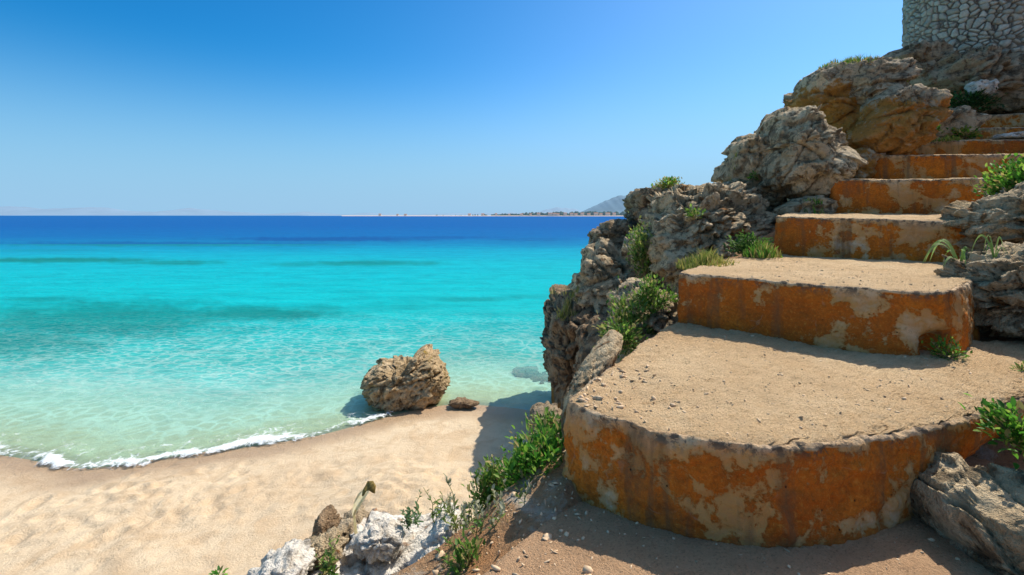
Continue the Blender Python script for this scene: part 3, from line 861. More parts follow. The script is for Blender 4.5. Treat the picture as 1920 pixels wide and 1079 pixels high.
def boulder(label, outline, Y, ty, mat, seed, sub=6, lean=0.0, rough=1.0, a=.62, stain='some', facets=13, strata=.5, pits=.7, name='boulder', cat='boulder', group='boulders of the rocky slope', skew=0.0, joints=4, keep=4):
    V, Fa = ico(sub)
    P2 = np.array([[(px - 960) / F * Y, EYE - (py - HZ) / F * Y] for px, py in outline])
    c2 = (P2.max(0) + P2.min(0)) / 2
    c2 = .5 * c2 + .5 * P2.mean(0)
    th = np.linspace(-math.pi, math.pi, 721)
    rad = np.zeros(721)
    Q = P2 - c2
    for i, t in enumerate(th):
        d = np.array([math.cos(t), math.sin(t)])
        for k in range(len(Q)):
            p, q = Q[k], Q[(k + 1) % len(Q)]
            e = q - p
            den = d[0] * e[1] - d[1] * e[0]
            if abs(den) < 1e-12: continue
            tt = (p[0] * e[1] - p[1] * e[0]) / den
            uu = (p[0] * d[1] - p[1] * d[0]) / den
            if tt > 0 and -1e-9 <= uu <= 1 + 1e-9: rad[i] = max(rad[i], tt)
    ker = np.array([1, 2, 3, 2, 1.]); ker /= ker.sum()
    rad = np.convolve(np.concatenate([rad[-6:-1], rad, rad[1:6]]), ker, 'same')[5:-5]
    R = math.sqrt(rad.max() * rad.min())
    rs = np.random.default_rng(seed)
    D = V.copy()
    # flat facets cut into the ball first
    for k in range(facets):
        n = rs.normal(size=3); n[1] = -abs(n[1]) * 1.2 if k % 3 else n[1]; n[2] = n[2] * .8
        n /= np.linalg.norm(n)
        h = .62 + .24 * rs.random()
        over = np.maximum(D @ n - h, 0)
        D = D - n * over[:, None] * .92
    r0 = np.linalg.norm(D, axis=1)
    s = np.sqrt(V[:, 0] ** 2 + V[:, 2] ** 2)
    t = np.arctan2(V[:, 2], V[:, 0])
    rr = np.interp(t, th, rad)
    sy = np.sign(V[:, 1]) * np.abs(V[:, 1]) ** .75 * ty
    sfac = s ** a
    edgekeep = s ** keep
    fac = r0 * (1 - edgekeep) + edgekeep * (.2 * r0 + .8)
    p = np.stack([np.cos(t) * rr * sfac * fac, sy * fac, np.sin(t) * rr * sfac * fac], 1)
    p[:, 1] += lean * p[:, 2] + skew * p[:, 0]
    nn = np.stack([V[:, 0], V[:, 1] * 1.0, V[:, 2]], 1)
    o = rs.random(3) * 50
    w = p + o
    # tilted beds
    tilt = np.array([[.9, .25, .35], [-.2, .95, .1], [-.4, .1, .9]])
    wq = w + .10 * np.stack([fbm(w * 2.5 + 40 * k, 3) for k in range(3)], 1)
    sb = (wq @ tilt.T) * np.array([.7, .7, 2.6])
    wt = wq @ tilt.T
    k1 = 1.5 / R; k2 = 3.4 / R ** .8; k3 = 7.0 / R ** .5
    D1 = chips(wt * k1 * np.array([.8, .8, 1.5]), .22 * R, 0) + .10 * R * fbm(w * (1.6 / R), 3)
    D2 = strata * chips(wt * k2 * np.array([.75, .75, 1.7]), .13 * R ** .85, 20) + .5 * strata * chips(wt * k3 * np.array([.8, .8, 1.5]), .075 * R ** .6, 40)
    D3 = .6 * strata * chips(wq * 13, .030 * min(1, R ** .5), 60)
    g1, g2, _ = worley(wq * 7.5, 3)
    D4 = -pits * .05 * R ** .3 * sstep(.38, .12, g1) * sstep(0, .3, perlin(w * 1.7))
    D5 = .040 * ridged(wq * 3.6, 3) + .035 * ridged(wq * 9, 3) + .020 * ridged(wq * 19, 3)
    D6 = 0
    for k in range(joints):
        n = rs.normal(size=3); n[1] *= .4; n /= np.linalg.norm(n)
        dpl = w @ n - (o @ n) - rs.uniform(-.45, .45) * R + .12 * R * fbm(w * 1.6 / R, 3)
        wd = .035 * R * rs.uniform(.7, 1.4)
        D6 = D6 - .17 * R * np.exp(-np.abs(dpl) / wd) + .08 * R * (rs.random() - .3) * sstep(-wd, wd, dpl)
    disp = rough * (D1 + D2 + D3 + D6) + D4 + rough * (D5 - .04) * min(1, R ** .7)
    disp = disp * (1 - .45 * s ** 8)
    p = p + nn * disp[:, None]
    st = np.zeros(len(p))
    zr = (p[:, 2] - p[:, 2].min()) / (np.ptp(p[:, 2]) + 1e-9)
    if stain == 'low': st = 1.0 * sstep(.42, .10, zr + .18 * fbm(w * 2, 3))
    elif stain == 'all': st = .62 + .3 * fbm(w * 1.3, 3)
    elif stain == 'mid': st = .75 * sstep(.95, .55, zr + .2 * fbm(w * 1.5, 3))
    elif stain == 'some': st = .25 + .35 * fbm(w * 1.1, 3)
    c = np.array([c2[0], Y, c2[1]])
    p = p + c
    for ax, (lo, hi) in ((0, (P2[:, 0].min(), P2[:, 0].max())), (2, (P2[:, 1].min(), P2[:, 1].max()))):
        a0, a1 = p[:, ax].min(), p[:, ax].max()
        p[:, ax] = lo + (p[:, ax] - a0) * (hi - lo) / (a1 - a0)
    base = np.array([c2[0], Y, p[:, 2].min()])
    ob = mesh_obj(name, p, Fa, mat, loc=base, attrs={'stain': np.clip(st, 0, 1)})
    return tag(ob, label, cat, group)

G = M['rock_grey']; B = M['rock_brown']; Wm = M['rock_warm']; Wh = M['rock_white']; Dk = M['rock_dark']
# the crag left of the steps, from the beach upwards
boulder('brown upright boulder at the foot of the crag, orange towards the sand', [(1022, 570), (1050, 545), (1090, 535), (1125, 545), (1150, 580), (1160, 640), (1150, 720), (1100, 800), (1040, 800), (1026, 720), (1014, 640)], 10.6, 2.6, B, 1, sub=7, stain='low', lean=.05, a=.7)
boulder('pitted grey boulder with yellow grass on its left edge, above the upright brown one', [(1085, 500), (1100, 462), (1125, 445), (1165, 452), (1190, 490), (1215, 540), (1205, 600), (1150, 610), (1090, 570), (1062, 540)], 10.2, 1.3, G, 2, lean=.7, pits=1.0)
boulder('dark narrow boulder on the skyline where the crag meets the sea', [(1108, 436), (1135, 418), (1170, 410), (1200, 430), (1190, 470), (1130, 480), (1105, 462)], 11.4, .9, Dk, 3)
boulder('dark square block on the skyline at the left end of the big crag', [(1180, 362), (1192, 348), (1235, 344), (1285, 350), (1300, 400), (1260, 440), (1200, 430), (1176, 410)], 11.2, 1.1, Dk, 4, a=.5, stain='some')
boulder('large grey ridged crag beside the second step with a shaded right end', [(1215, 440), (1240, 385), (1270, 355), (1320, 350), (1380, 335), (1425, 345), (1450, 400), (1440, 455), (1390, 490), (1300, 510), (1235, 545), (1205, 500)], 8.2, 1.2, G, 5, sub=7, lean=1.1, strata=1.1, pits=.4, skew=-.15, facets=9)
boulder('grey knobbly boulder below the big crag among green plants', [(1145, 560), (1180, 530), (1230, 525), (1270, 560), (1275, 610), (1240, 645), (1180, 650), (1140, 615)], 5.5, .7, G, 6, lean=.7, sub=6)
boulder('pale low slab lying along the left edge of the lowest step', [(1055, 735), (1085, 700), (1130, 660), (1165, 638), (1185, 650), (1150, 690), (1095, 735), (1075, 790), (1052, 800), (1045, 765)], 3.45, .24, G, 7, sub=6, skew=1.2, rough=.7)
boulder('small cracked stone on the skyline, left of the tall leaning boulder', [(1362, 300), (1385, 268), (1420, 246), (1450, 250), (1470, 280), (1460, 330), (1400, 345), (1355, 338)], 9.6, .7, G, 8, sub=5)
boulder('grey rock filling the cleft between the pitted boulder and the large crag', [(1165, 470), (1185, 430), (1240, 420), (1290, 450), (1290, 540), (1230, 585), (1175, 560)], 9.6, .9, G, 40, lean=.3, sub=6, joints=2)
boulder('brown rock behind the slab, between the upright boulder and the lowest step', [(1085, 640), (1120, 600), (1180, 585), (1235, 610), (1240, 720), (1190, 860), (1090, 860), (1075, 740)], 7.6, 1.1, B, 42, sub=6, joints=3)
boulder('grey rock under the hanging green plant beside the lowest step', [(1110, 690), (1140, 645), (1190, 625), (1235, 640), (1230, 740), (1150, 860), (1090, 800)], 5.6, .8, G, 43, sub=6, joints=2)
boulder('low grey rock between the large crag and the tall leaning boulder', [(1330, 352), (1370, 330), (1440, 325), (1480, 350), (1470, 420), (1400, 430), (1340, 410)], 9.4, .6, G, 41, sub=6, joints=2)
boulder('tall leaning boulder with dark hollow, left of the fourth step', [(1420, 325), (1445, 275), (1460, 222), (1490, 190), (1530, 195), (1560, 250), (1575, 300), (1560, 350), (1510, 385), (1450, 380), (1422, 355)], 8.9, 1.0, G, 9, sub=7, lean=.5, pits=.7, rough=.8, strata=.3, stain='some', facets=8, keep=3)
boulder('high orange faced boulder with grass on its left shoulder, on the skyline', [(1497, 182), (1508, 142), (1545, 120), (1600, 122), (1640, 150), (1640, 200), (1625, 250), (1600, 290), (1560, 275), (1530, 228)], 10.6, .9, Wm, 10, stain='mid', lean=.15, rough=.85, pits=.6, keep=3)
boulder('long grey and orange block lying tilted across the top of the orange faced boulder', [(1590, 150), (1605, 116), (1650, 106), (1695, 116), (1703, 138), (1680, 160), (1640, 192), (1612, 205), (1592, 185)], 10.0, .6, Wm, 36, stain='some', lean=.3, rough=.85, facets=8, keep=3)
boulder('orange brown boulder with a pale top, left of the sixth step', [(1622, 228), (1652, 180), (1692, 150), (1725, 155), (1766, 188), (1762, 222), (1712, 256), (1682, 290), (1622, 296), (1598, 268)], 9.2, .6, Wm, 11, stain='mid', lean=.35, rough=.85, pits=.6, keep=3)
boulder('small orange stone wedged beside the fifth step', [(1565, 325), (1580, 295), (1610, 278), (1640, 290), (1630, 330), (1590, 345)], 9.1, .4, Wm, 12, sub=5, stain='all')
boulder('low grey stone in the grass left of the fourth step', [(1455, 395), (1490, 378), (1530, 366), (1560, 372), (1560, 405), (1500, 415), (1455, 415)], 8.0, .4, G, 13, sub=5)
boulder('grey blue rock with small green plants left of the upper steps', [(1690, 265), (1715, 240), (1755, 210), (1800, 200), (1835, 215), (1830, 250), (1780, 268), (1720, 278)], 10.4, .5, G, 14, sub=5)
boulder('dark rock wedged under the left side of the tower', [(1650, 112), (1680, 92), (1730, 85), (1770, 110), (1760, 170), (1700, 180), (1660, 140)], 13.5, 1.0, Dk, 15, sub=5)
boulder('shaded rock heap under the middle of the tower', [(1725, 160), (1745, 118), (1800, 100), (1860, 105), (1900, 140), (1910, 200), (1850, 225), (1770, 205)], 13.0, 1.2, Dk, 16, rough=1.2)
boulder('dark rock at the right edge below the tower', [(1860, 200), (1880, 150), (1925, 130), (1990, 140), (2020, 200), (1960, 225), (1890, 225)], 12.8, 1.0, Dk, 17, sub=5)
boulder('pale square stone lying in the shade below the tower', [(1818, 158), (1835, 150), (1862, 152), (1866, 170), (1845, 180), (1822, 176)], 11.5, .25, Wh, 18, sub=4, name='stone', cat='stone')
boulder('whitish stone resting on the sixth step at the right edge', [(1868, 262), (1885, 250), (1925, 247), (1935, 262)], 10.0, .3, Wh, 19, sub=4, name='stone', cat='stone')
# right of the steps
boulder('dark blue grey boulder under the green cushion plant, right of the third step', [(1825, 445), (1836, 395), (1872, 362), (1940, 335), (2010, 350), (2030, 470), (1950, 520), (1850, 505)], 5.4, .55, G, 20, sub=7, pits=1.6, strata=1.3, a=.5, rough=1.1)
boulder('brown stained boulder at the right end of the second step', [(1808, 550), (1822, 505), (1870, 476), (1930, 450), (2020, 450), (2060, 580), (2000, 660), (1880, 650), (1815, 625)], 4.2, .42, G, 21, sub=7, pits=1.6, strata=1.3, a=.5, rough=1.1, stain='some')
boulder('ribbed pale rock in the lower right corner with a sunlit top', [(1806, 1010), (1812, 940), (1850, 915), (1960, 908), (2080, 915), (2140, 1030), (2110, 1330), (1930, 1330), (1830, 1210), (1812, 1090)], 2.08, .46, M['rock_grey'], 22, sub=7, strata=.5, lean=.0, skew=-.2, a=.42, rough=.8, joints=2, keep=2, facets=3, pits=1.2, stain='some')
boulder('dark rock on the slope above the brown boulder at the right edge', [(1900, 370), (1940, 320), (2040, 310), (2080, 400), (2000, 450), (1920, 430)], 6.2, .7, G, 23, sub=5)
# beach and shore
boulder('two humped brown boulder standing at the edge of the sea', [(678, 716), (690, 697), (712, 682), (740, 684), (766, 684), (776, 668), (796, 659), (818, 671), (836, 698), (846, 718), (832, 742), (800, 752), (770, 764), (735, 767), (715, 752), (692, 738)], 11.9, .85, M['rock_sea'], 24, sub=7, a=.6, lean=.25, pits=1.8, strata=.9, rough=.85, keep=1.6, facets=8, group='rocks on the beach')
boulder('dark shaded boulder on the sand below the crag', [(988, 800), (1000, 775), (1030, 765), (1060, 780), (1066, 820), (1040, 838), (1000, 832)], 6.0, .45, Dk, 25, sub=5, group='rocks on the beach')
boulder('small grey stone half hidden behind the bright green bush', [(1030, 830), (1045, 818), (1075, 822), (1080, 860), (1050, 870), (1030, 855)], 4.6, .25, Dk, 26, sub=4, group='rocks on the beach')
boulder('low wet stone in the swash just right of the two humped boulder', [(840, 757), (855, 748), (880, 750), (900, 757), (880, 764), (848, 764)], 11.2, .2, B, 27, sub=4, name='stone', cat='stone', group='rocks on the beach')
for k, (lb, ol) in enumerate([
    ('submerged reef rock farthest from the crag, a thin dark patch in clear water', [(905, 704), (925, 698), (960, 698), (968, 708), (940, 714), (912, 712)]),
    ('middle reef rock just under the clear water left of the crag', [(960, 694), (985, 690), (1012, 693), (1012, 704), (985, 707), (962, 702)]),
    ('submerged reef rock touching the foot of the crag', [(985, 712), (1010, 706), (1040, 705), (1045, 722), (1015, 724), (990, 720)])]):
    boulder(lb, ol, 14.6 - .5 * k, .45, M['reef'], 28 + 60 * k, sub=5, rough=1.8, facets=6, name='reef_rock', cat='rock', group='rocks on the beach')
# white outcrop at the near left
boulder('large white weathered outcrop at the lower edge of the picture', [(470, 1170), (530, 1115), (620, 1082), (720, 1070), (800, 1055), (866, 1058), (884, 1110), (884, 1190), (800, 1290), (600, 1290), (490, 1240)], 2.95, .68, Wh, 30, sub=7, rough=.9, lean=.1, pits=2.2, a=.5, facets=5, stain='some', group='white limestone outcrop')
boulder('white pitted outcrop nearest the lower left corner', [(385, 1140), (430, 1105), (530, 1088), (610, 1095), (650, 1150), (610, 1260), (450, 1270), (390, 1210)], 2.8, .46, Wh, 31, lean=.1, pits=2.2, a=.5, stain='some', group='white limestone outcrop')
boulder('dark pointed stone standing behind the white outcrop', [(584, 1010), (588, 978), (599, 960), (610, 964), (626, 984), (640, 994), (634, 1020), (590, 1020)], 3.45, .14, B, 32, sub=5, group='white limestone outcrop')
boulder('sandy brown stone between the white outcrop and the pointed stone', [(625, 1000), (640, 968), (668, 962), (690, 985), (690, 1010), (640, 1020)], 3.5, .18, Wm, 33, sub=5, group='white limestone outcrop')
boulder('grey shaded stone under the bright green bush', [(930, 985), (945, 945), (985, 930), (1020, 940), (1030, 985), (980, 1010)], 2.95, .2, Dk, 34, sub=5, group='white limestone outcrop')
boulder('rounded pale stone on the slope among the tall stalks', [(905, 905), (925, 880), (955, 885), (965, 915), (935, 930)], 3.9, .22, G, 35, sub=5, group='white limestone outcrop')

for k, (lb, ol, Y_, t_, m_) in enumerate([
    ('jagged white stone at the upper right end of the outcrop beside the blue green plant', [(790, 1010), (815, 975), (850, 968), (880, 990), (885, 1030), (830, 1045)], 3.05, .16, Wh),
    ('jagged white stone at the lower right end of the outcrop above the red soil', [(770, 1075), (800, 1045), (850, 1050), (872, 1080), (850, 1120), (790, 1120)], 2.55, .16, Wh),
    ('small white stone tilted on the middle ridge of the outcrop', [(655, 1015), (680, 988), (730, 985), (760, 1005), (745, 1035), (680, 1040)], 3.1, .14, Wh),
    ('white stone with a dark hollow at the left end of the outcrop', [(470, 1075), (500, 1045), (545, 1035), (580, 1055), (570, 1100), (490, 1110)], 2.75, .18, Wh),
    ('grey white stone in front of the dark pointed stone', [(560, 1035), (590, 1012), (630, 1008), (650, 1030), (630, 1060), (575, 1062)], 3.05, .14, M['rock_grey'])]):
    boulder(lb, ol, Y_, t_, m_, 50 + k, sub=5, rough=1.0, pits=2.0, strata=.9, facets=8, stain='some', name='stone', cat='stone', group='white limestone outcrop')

# ------------------------------------------------------------------ tower
def build_tower():
    Yt, Rt = 16.2, 1.75
    cy_ = Yt
    cx_ = (1695 - 960) / F * cy_ + (Rt + .11) * 1.291
    z0, z1 = 8.6, 15.5
    root = thing('stone_tower', 'round tower wall faced with irregular grey stones, cut off by the top edge', 'tower', (cx_, cy_, z0))
    nu, nv = 620, 380
    th = np.linspace(0, 2 * math.pi, nu)
    zz = np.linspace(z0, z1, nv)
    TH, ZZ = np.meshgrid(th, zz, indexing='ij')
    TH = TH.ravel(); ZZ = ZZ.ravel()
    rad = Rt + .05 * (z1 - ZZ) / (z1 - z0)
    q = np.stack([np.cos(TH) * rad, np.sin(TH) * rad, ZZ], 1)
    jit = np.stack([fbm(q * 1.6 + 7 * k, 2) for k in range(3)], 1) * .12
    f1_, f2_, cid = worley((q + jit) * np.array([5.0, 5.0, 5.6]), 5)
    e = f2_ - f1_
    stone = sstep(.01, .13, e)
    bulge = .11 * stone + .03 * sstep(.0, .7, e) + .02 * fbm(q * 8, 3) + .03 * ((cid % 17) / 17 - .5) * stone
    q[:, 0] = np.cos(TH) * (rad + bulge); q[:, 1] = np.sin(TH) * (rad + bulge)
    tone = (cid % 23) / 22
    warm = (cid % 7) / 6
    colr = np.stack([.40 + .22 * tone + .04 * warm, .37 + .20 * tone, .29 + .17 * tone - .03 * warm], 1)
    colr = colr * stone[:, None] + np.array([.17, .15, .12]) * (1 - stone[:, None])
    q += np.array([cx_, cy_, 0])
    mesh_obj('wall', q, grid_faces(nu, nv), M['tower'], root, attrs={'tint': colr})
    cap = np.array([(cx_ + math.cos(t) * Rt, cy_ + math.sin(t) * Rt, z1 - .02) for t in np.linspace(0, 2 * math.pi, 48, endpoint=False)])
    mesh_obj('roof', cap, [tuple(range(48))], M['rock_dark'], root, smooth=False, attrs={'stain': np.zeros(48)})
    # battered pier joining the tower on the right
    p2 = thing('wall_buttress', 'pale grey stone buttress at the right edge beside the round tower', 'buttress', (cx_ + 2.2, cy_ - 2.4, 8.4))
    nu, nv = 160, 160
    A0 = np.array([at(1893, 140, 14.6)[0], 14.6]); A1 = A0 + np.array([1.5, -.25]); A2 = A1 + np.array([.4, 1.8]); A3 = A0 + np.array([.3, 1.9])
    ring = resample(np.array([A3, A0, A1, A2, A3]), nu)
    zz = np.linspace(8.0, 11.6, nv)
    q = np.zeros((nu, nv, 3)); q[:, :, :2] = ring[:, None, :]; q[:, :, 2] = zz[None, :]
    cen = ring.mean(0)
    q[:, :, :2] = cen + (q[:, :, :2] - cen) * (1.08 - .16 * (zz - 8) / 3.6)[None, :, None]
    q = q.reshape(-1, 3)
    f1_, f2_, cid = worley(q * np.array([3.2, 3.2, 3.6]), 9)
    stone = sstep(.03, .2, f2_ - f1_)
    dirn = q[:, :2] - cen; dirn /= np.linalg.norm(dirn, axis=1)[:, None]
    q[:, :2] += dirn * (.07 * stone + .03 * fbm(q * 5, 3))[:, None]
    tone = (cid % 23) / 22
    colr = np.stack([.40 + .2 * tone, .41 + .2 * tone, .40 + .2 * tone], 1) * stone[:, None] + .1 * (1 - stone[:, None])
    mesh_obj('wall', q, grid_faces(nu, nv), M['tower'], p2, attrs={'tint': colr})
    top = np.concatenate([np.column_stack([ring[:-1], np.full(nu - 1, 11.58)])])
    top[:, :2] = cen + (top[:, :2] - cen) * .92
    mesh_obj('coping', top, [tuple(range(nu - 1))], M['rock_dark'], p2, smooth=False, attrs={'stain': np.zeros(nu - 1)})
build_tower()

# ------------------------------------------------------------------ plants
def strips(curves, widths, cols):
    """flat tapering blades; curves: list of (k,3)"""
    V = []; Fc = []; C = []
    for cu, w, c in zip(curves, widths, cols):
        k = len(cu)
        tg = np.gradient(cu, axis=0)
        side = np.cross(tg, np.array([random.uniform(-.4, .4), random.uniform(-1, 1), random.uniform(-.3, .3)]))
        side /= np.linalg.norm(side, axis=1)[:, None] + 1e-9
        b = len(V)
        for j in range(k):
            t = j / (k - 1)
            ww = w * (1 - t ** 2.2) * (.6 + .4 * min(1, t * 4)) * .5 + .0004
            V.append(cu[j] - side[j] * ww); V.append(cu[j] + side[j] * ww)
            sh = .75 + .35 * t
            C += [np.array(c) * sh] * 2
        for j in range(k - 1):
            Fc.append((b + 2 * j, b + 2 * j + 1, b + 2 * j + 3, b + 2 * j + 2))
    return np.array(V), Fc, np.array(C)

def pick(pal, rr):
    a = pal[rr.randrange(len(pal))]
    k = .75 + .5 * rr.random()
    return tuple(min(.9, x * k) for x in a)

def grass_tuft(label, base, n, h, spread, pal, width=.008, droop=.5, seed=0, name='grass_tuft', cat='grass', group='grass tufts among the rocks', flat=None, surf=True):
    rr = random.Random(seed)
    cs = []; ws = []; cl = []
    for _ in range(n):
        a = rr.uniform(0, 6.283); r = spread * rr.random() ** .8
        p0 = np.array(base) + np.array([math.cos(a) * r * (flat[0] if flat else 1), math.sin(a) * r * (flat[1] if flat else 1), -.03 + (flat[2] * math.cos(a) * r if flat else 0)])
        hit = scene.ray_cast(DG, Vector((p0[0], p0[1], p0[2] + 1.2)), Vector((0, 0, -1)))
        good = surf and hit[0] and abs(hit[1].z - p0[2]) < .5 and not hit[4].name.startswith(('tread', 'riser', 'sea'))
        if surf and not good and (_ % 6): continue
        if good: p0[2] = hit[1].z - .02
        hh = h * rr.uniform(.25, 1.25) * (1.25 - .8 * r / spread)
        az = rr.uniform(0, 6.283); ln = hh * rr.uniform(.1, droop)
        t = np.linspace(0, 1, 6)
        cu = p0[None, :] + np.stack([math.cos(az) * ln * t ** 1.8, math.sin(az) * ln * t ** 1.8, hh * (t - .28 * droop * t ** 3)], 1)
        cs.append(cu); ws.append(width * rr.uniform(.6, 1.3)); cl.append(pick(pal, rr))
    random.seed(seed)
    V, Fc, C = strips(cs, ws, cl)
    o = mesh_obj(name, V, Fc, M['grass'], loc=base, attrs={'tint': C})
    return tag(o, label, cat, group)

def leaf_mesh(pos, dirs, size, cols, rr, asp=.45):
    V = []; Fc = []; C = []
    for p, d, s, c in zip(pos, dirs, size, cols):
        d = d / (np.linalg.norm(d) + 1e-9)
        up = np.array([rr.uniform(-.6, .6), rr.uniform(-.6, .6), 1.0])
        sd = np.cross(d, up); sd /= np.linalg.norm(sd) + 1e-9
        nm = np.cross(sd, d)
        b = len(V); w = s * asp * .5
        V += [p, p + d * s * .35 + sd * w + nm * s * .06, p + d * s * .72 + sd * w * .7 + nm * s * .04, p + d * s - nm * s * .10, p + d * s * .72 - sd * w * .7 + nm * s * .04,
              p + d * s * .35 - sd * w + nm * s * .06, p + d * s * .5 - nm * s * .03]
        C += [c] * 7
        Fc += [(b, b + 1, b + 6), (b + 1, b + 2, b + 6), (b + 2, b + 3, b + 6), (b + 3, b + 4, b + 6), (b + 4, b + 5, b + 6), (b + 5, b, b + 6)]
    return np.array(V), Fc, np.array(C)

def tubes(curves, radii, k=5):
    V = []; Fc = []
    for cu, r in zip(curves, radii):
        cu = np.asarray(cu); n = len(cu); tg = np.gradient(cu, axis=0)
        b = len(V)
        for j in range(n):
            t = tg[j] / (np.linalg.norm(tg[j]) + 1e-9)
            a = np.cross(t, [.31, .9, .2]); a /= np.linalg.norm(a) + 1e-9
            c = np.cross(t, a)
            rr_ = r * (1 - .7 * j / (n - 1))
            for i in range(k):
                an = 6.28318 * i / k
                V.append(cu[j] + (a * math.cos(an) + c * math.sin(an)) * rr_)
        for j in range(n - 1):
            for i in range(k):
                Fc.append((b + j * k + i, b + j * k + (i + 1) % k, b + (j + 1) * k + (i + 1) % k, b + (j + 1) * k + i))
    return np.array(V), Fc

GREEN = [(.10, .21, .03), (.15, .30, .04), (.07, .15, .025), (.24, .36, .06), (.38, .32, .12)]
OLIVE = [(.20, .26, .05), (.28, .32, .07), (.13, .19, .04), (.36, .36, .10)]
YELLOW = [(.42, .34, .09), (.30, .30, .06), (.50, .40, .15), (.22, .27, .05)]
LUSH = [(.07, .23, .025), (.12, .33, .03), (.045, .15, .018), (.22, .42, .045), (.30, .45, .07), (.10, .28, .03), (.36, .30, .10)]

def bush(label, c, r, n, leaf, pal, seed, name='bush', cat='bush', group='green plants on the slope', stems=14, asp=.45, base=None):
    """clumpy crown: shoots radiate from the base, leaves crowd round each shoot."""
    rr = random.Random(seed)
    c = np.array(c); r = np.array(r)
    base = c - np.array([0, 0, r[2] * .95]) if base is None else np.array(base)
    root = thing(name, label, cat, base, group)
    shoots = []
    for k in range(stems):
        while True:
            d = np.array([rr.uniform(-1, 1), rr.uniform(-1, 1), rr.uniform(-.7, 1)])
            if .35 < np.linalg.norm(d) < 1: break
        d = d / np.linalg.norm(d) * rr.uniform(.6, 1.08)
        tip = c + d * r
        mid = base * .45 + tip * .55 + np.array([0, 0, .12 * r[2]])
        t = np.linspace(0, 1, 7)[:, None]
        shoots.append((1 - t) ** 2 * base + 2 * t * (1 - t) * mid + t ** 2 * tip)
    V, Fc = tubes(shoots, [max(.004, .03 * r.min())] * len(shoots))
    mesh_obj('stem', V, Fc, M['stem'], root)
    pos = []; dirs = []; sz = []; cl = []
    for k in range(n):
        s = shoots[rr.randrange(len(shoots))]
        t = 1 - rr.random() ** 1.6 * .75
        f = t * 6; i = min(5, int(f)); p = s[i] * (1 - f + i) + s[i + 1] * (f - i)
        sc = .24 * r
        p = p + np.array([rr.gauss(0, 1), rr.gauss(0, 1), rr.gauss(0, 1)]) * sc
        d = (p - base) / (np.linalg.norm(p - base) + 1e-9) + np.array([rr.uniform(-.9, .9), rr.uniform(-.9, .9), rr.uniform(-.5, .8)])
        pos.append(p); dirs.append(d); sz.append(leaf * rr.uniform(.55, 1.25))
        cc = np.array(pick(pal, rr)); cl.append(cc)
    V, Fc, C = leaf_mesh(pos, dirs, sz, cl, rr, asp)
    mesh_obj('foliage', V, Fc, M['leaf'], root, attrs={'tint': C})
    return root

def stalk_plant(label, base, n, h, spread, pal, seed, leaf=.05, name='stalk_plant', group='tall stalk plants by the landing', heads=True, per=10):
    rr = random.Random(seed)
    base = np.array(base)
    root = thing(name, label, 'plant', base, group)
    cur = []; pos = []; dirs = []; sz = []; cl = []
    for k in range(n):
        a = rr.uniform(0, 6.283); r = spread * rr.random()
        p0 = base + np.array([math.cos(a) * r * .5, math.sin(a) * r * .5, -.04])
        hh = h * rr.uniform(.55, 1.08)
        t = np.linspace(0, 1, 9)
        ln = hh * rr.uniform(.05, .35)
        cu = p0 + np.stack([math.cos(a) * ln * t ** 1.5 + .012 * np.sin(t * 9 + k), math.sin(a) * ln * t ** 1.5, hh * t], 1)
        cur.append(cu)
        for j in range(per):
            f = rr.uniform(.08, .92) * 8; i = min(7, int(f)); p = cu[i] * (1 - f + i) + cu[i + 1] * (f - i)
            b = rr.uniform(0, 6.283)
            pos.append(p); dirs.append(np.array([math.cos(b), math.sin(b), rr.uniform(.1, .9)])); sz.append(leaf * rr.uniform(.5, 1.2) * (1.2 - .6 * f / 8)); cl.append(np.array(pick(pal, rr)))
        if heads:
            hp = []; hd = []; hs = []; hc = []
            for j in range(11):
                f = rr.uniform(.78, 1) * 8; i = min(7, int(f)); p = cu[i] * (1 - f + i) + cu[i + 1] * (f - i)
                b = rr.uniform(0, 6.283)
                hp.append(p); hd.append(np.array([math.cos(b) * .6, math.sin(b) * .6, 1])); hs.append(.03 * rr.uniform(.6, 1.3)); hc.append(np.array([.55, .52, .34]) * rr.uniform(.6, 1.2))
            V, Fc, C = leaf_mesh(hp, hd, hs, hc, rr, .5)
            mesh_obj('seed_head', V, Fc, M['leaf'], root, attrs={'tint': C})
    V, Fc = tubes(cur, [.0045] * n)
    mesh_obj('stem', V, Fc, M['stem_green'], root)
    V, Fc, C = leaf_mesh(pos, dirs, sz, cl, rr, .38)
    mesh_obj('foliage', V, Fc, M['leaf'], root, attrs={'tint': C})
    return root

# near left slope
bush('bright green bush against the left end of the lowest step', at(1012, 890, 3.0), (.20, .17, .24), 4200, .05, LUSH, 101, stems=46)
bush('low dark green bush left of the bright green one', at(925, 925, 3.3), (.13, .14, .18), 1100, .045, GREEN, 102, stems=16)
bush('small green plant in the shade at the foot of the crag', at(1020, 800, 4.2), (.16, .16, .14), 420, .06, GREEN, 103, stems=10)
stalk_plant('tall pale stalks with seed heads in front of the cliff shadow', at(862, 1000, 3.0), 9, .42, .16, OLIVE, 104)
stalk_plant('leafy stalks leaning beside the edge of the landing', at(905, 1040, 2.6), 10, .36, .18, GREEN, 105)
stalk_plant('slender stalks in front of the bright green bush', at(955, 1000, 2.7), 8, .34, .16, OLIVE, 106)
stalk_plant('small blue green plant on the right end of the white outcrop', at(780, 972, 3.2), 8, .17, .16, [(.12, .22, .09), (.20, .30, .14), (.08, .16, .06)], 107, leaf=.045, heads=False, per=14, group='green plants on the slope')
stalk_plant('thin upright weed growing on the white outcrop', at(612, 1078, 2.85), 5, .26, .06, GREEN, 108, leaf=.05, heads=False, per=16, group='green plants on the slope')
bush('tiny bright seedling at the lower edge of the white outcrop', at(535, 1068, 2.75), (.04, .04, .035), 50, .035, LUSH, 109, stems=5)
bush('pair of round leaves at the lower left end of the outcrop', at(414, 1074, 2.75), (.03, .03, .03), 20, .04, LUSH, 110, stems=4)
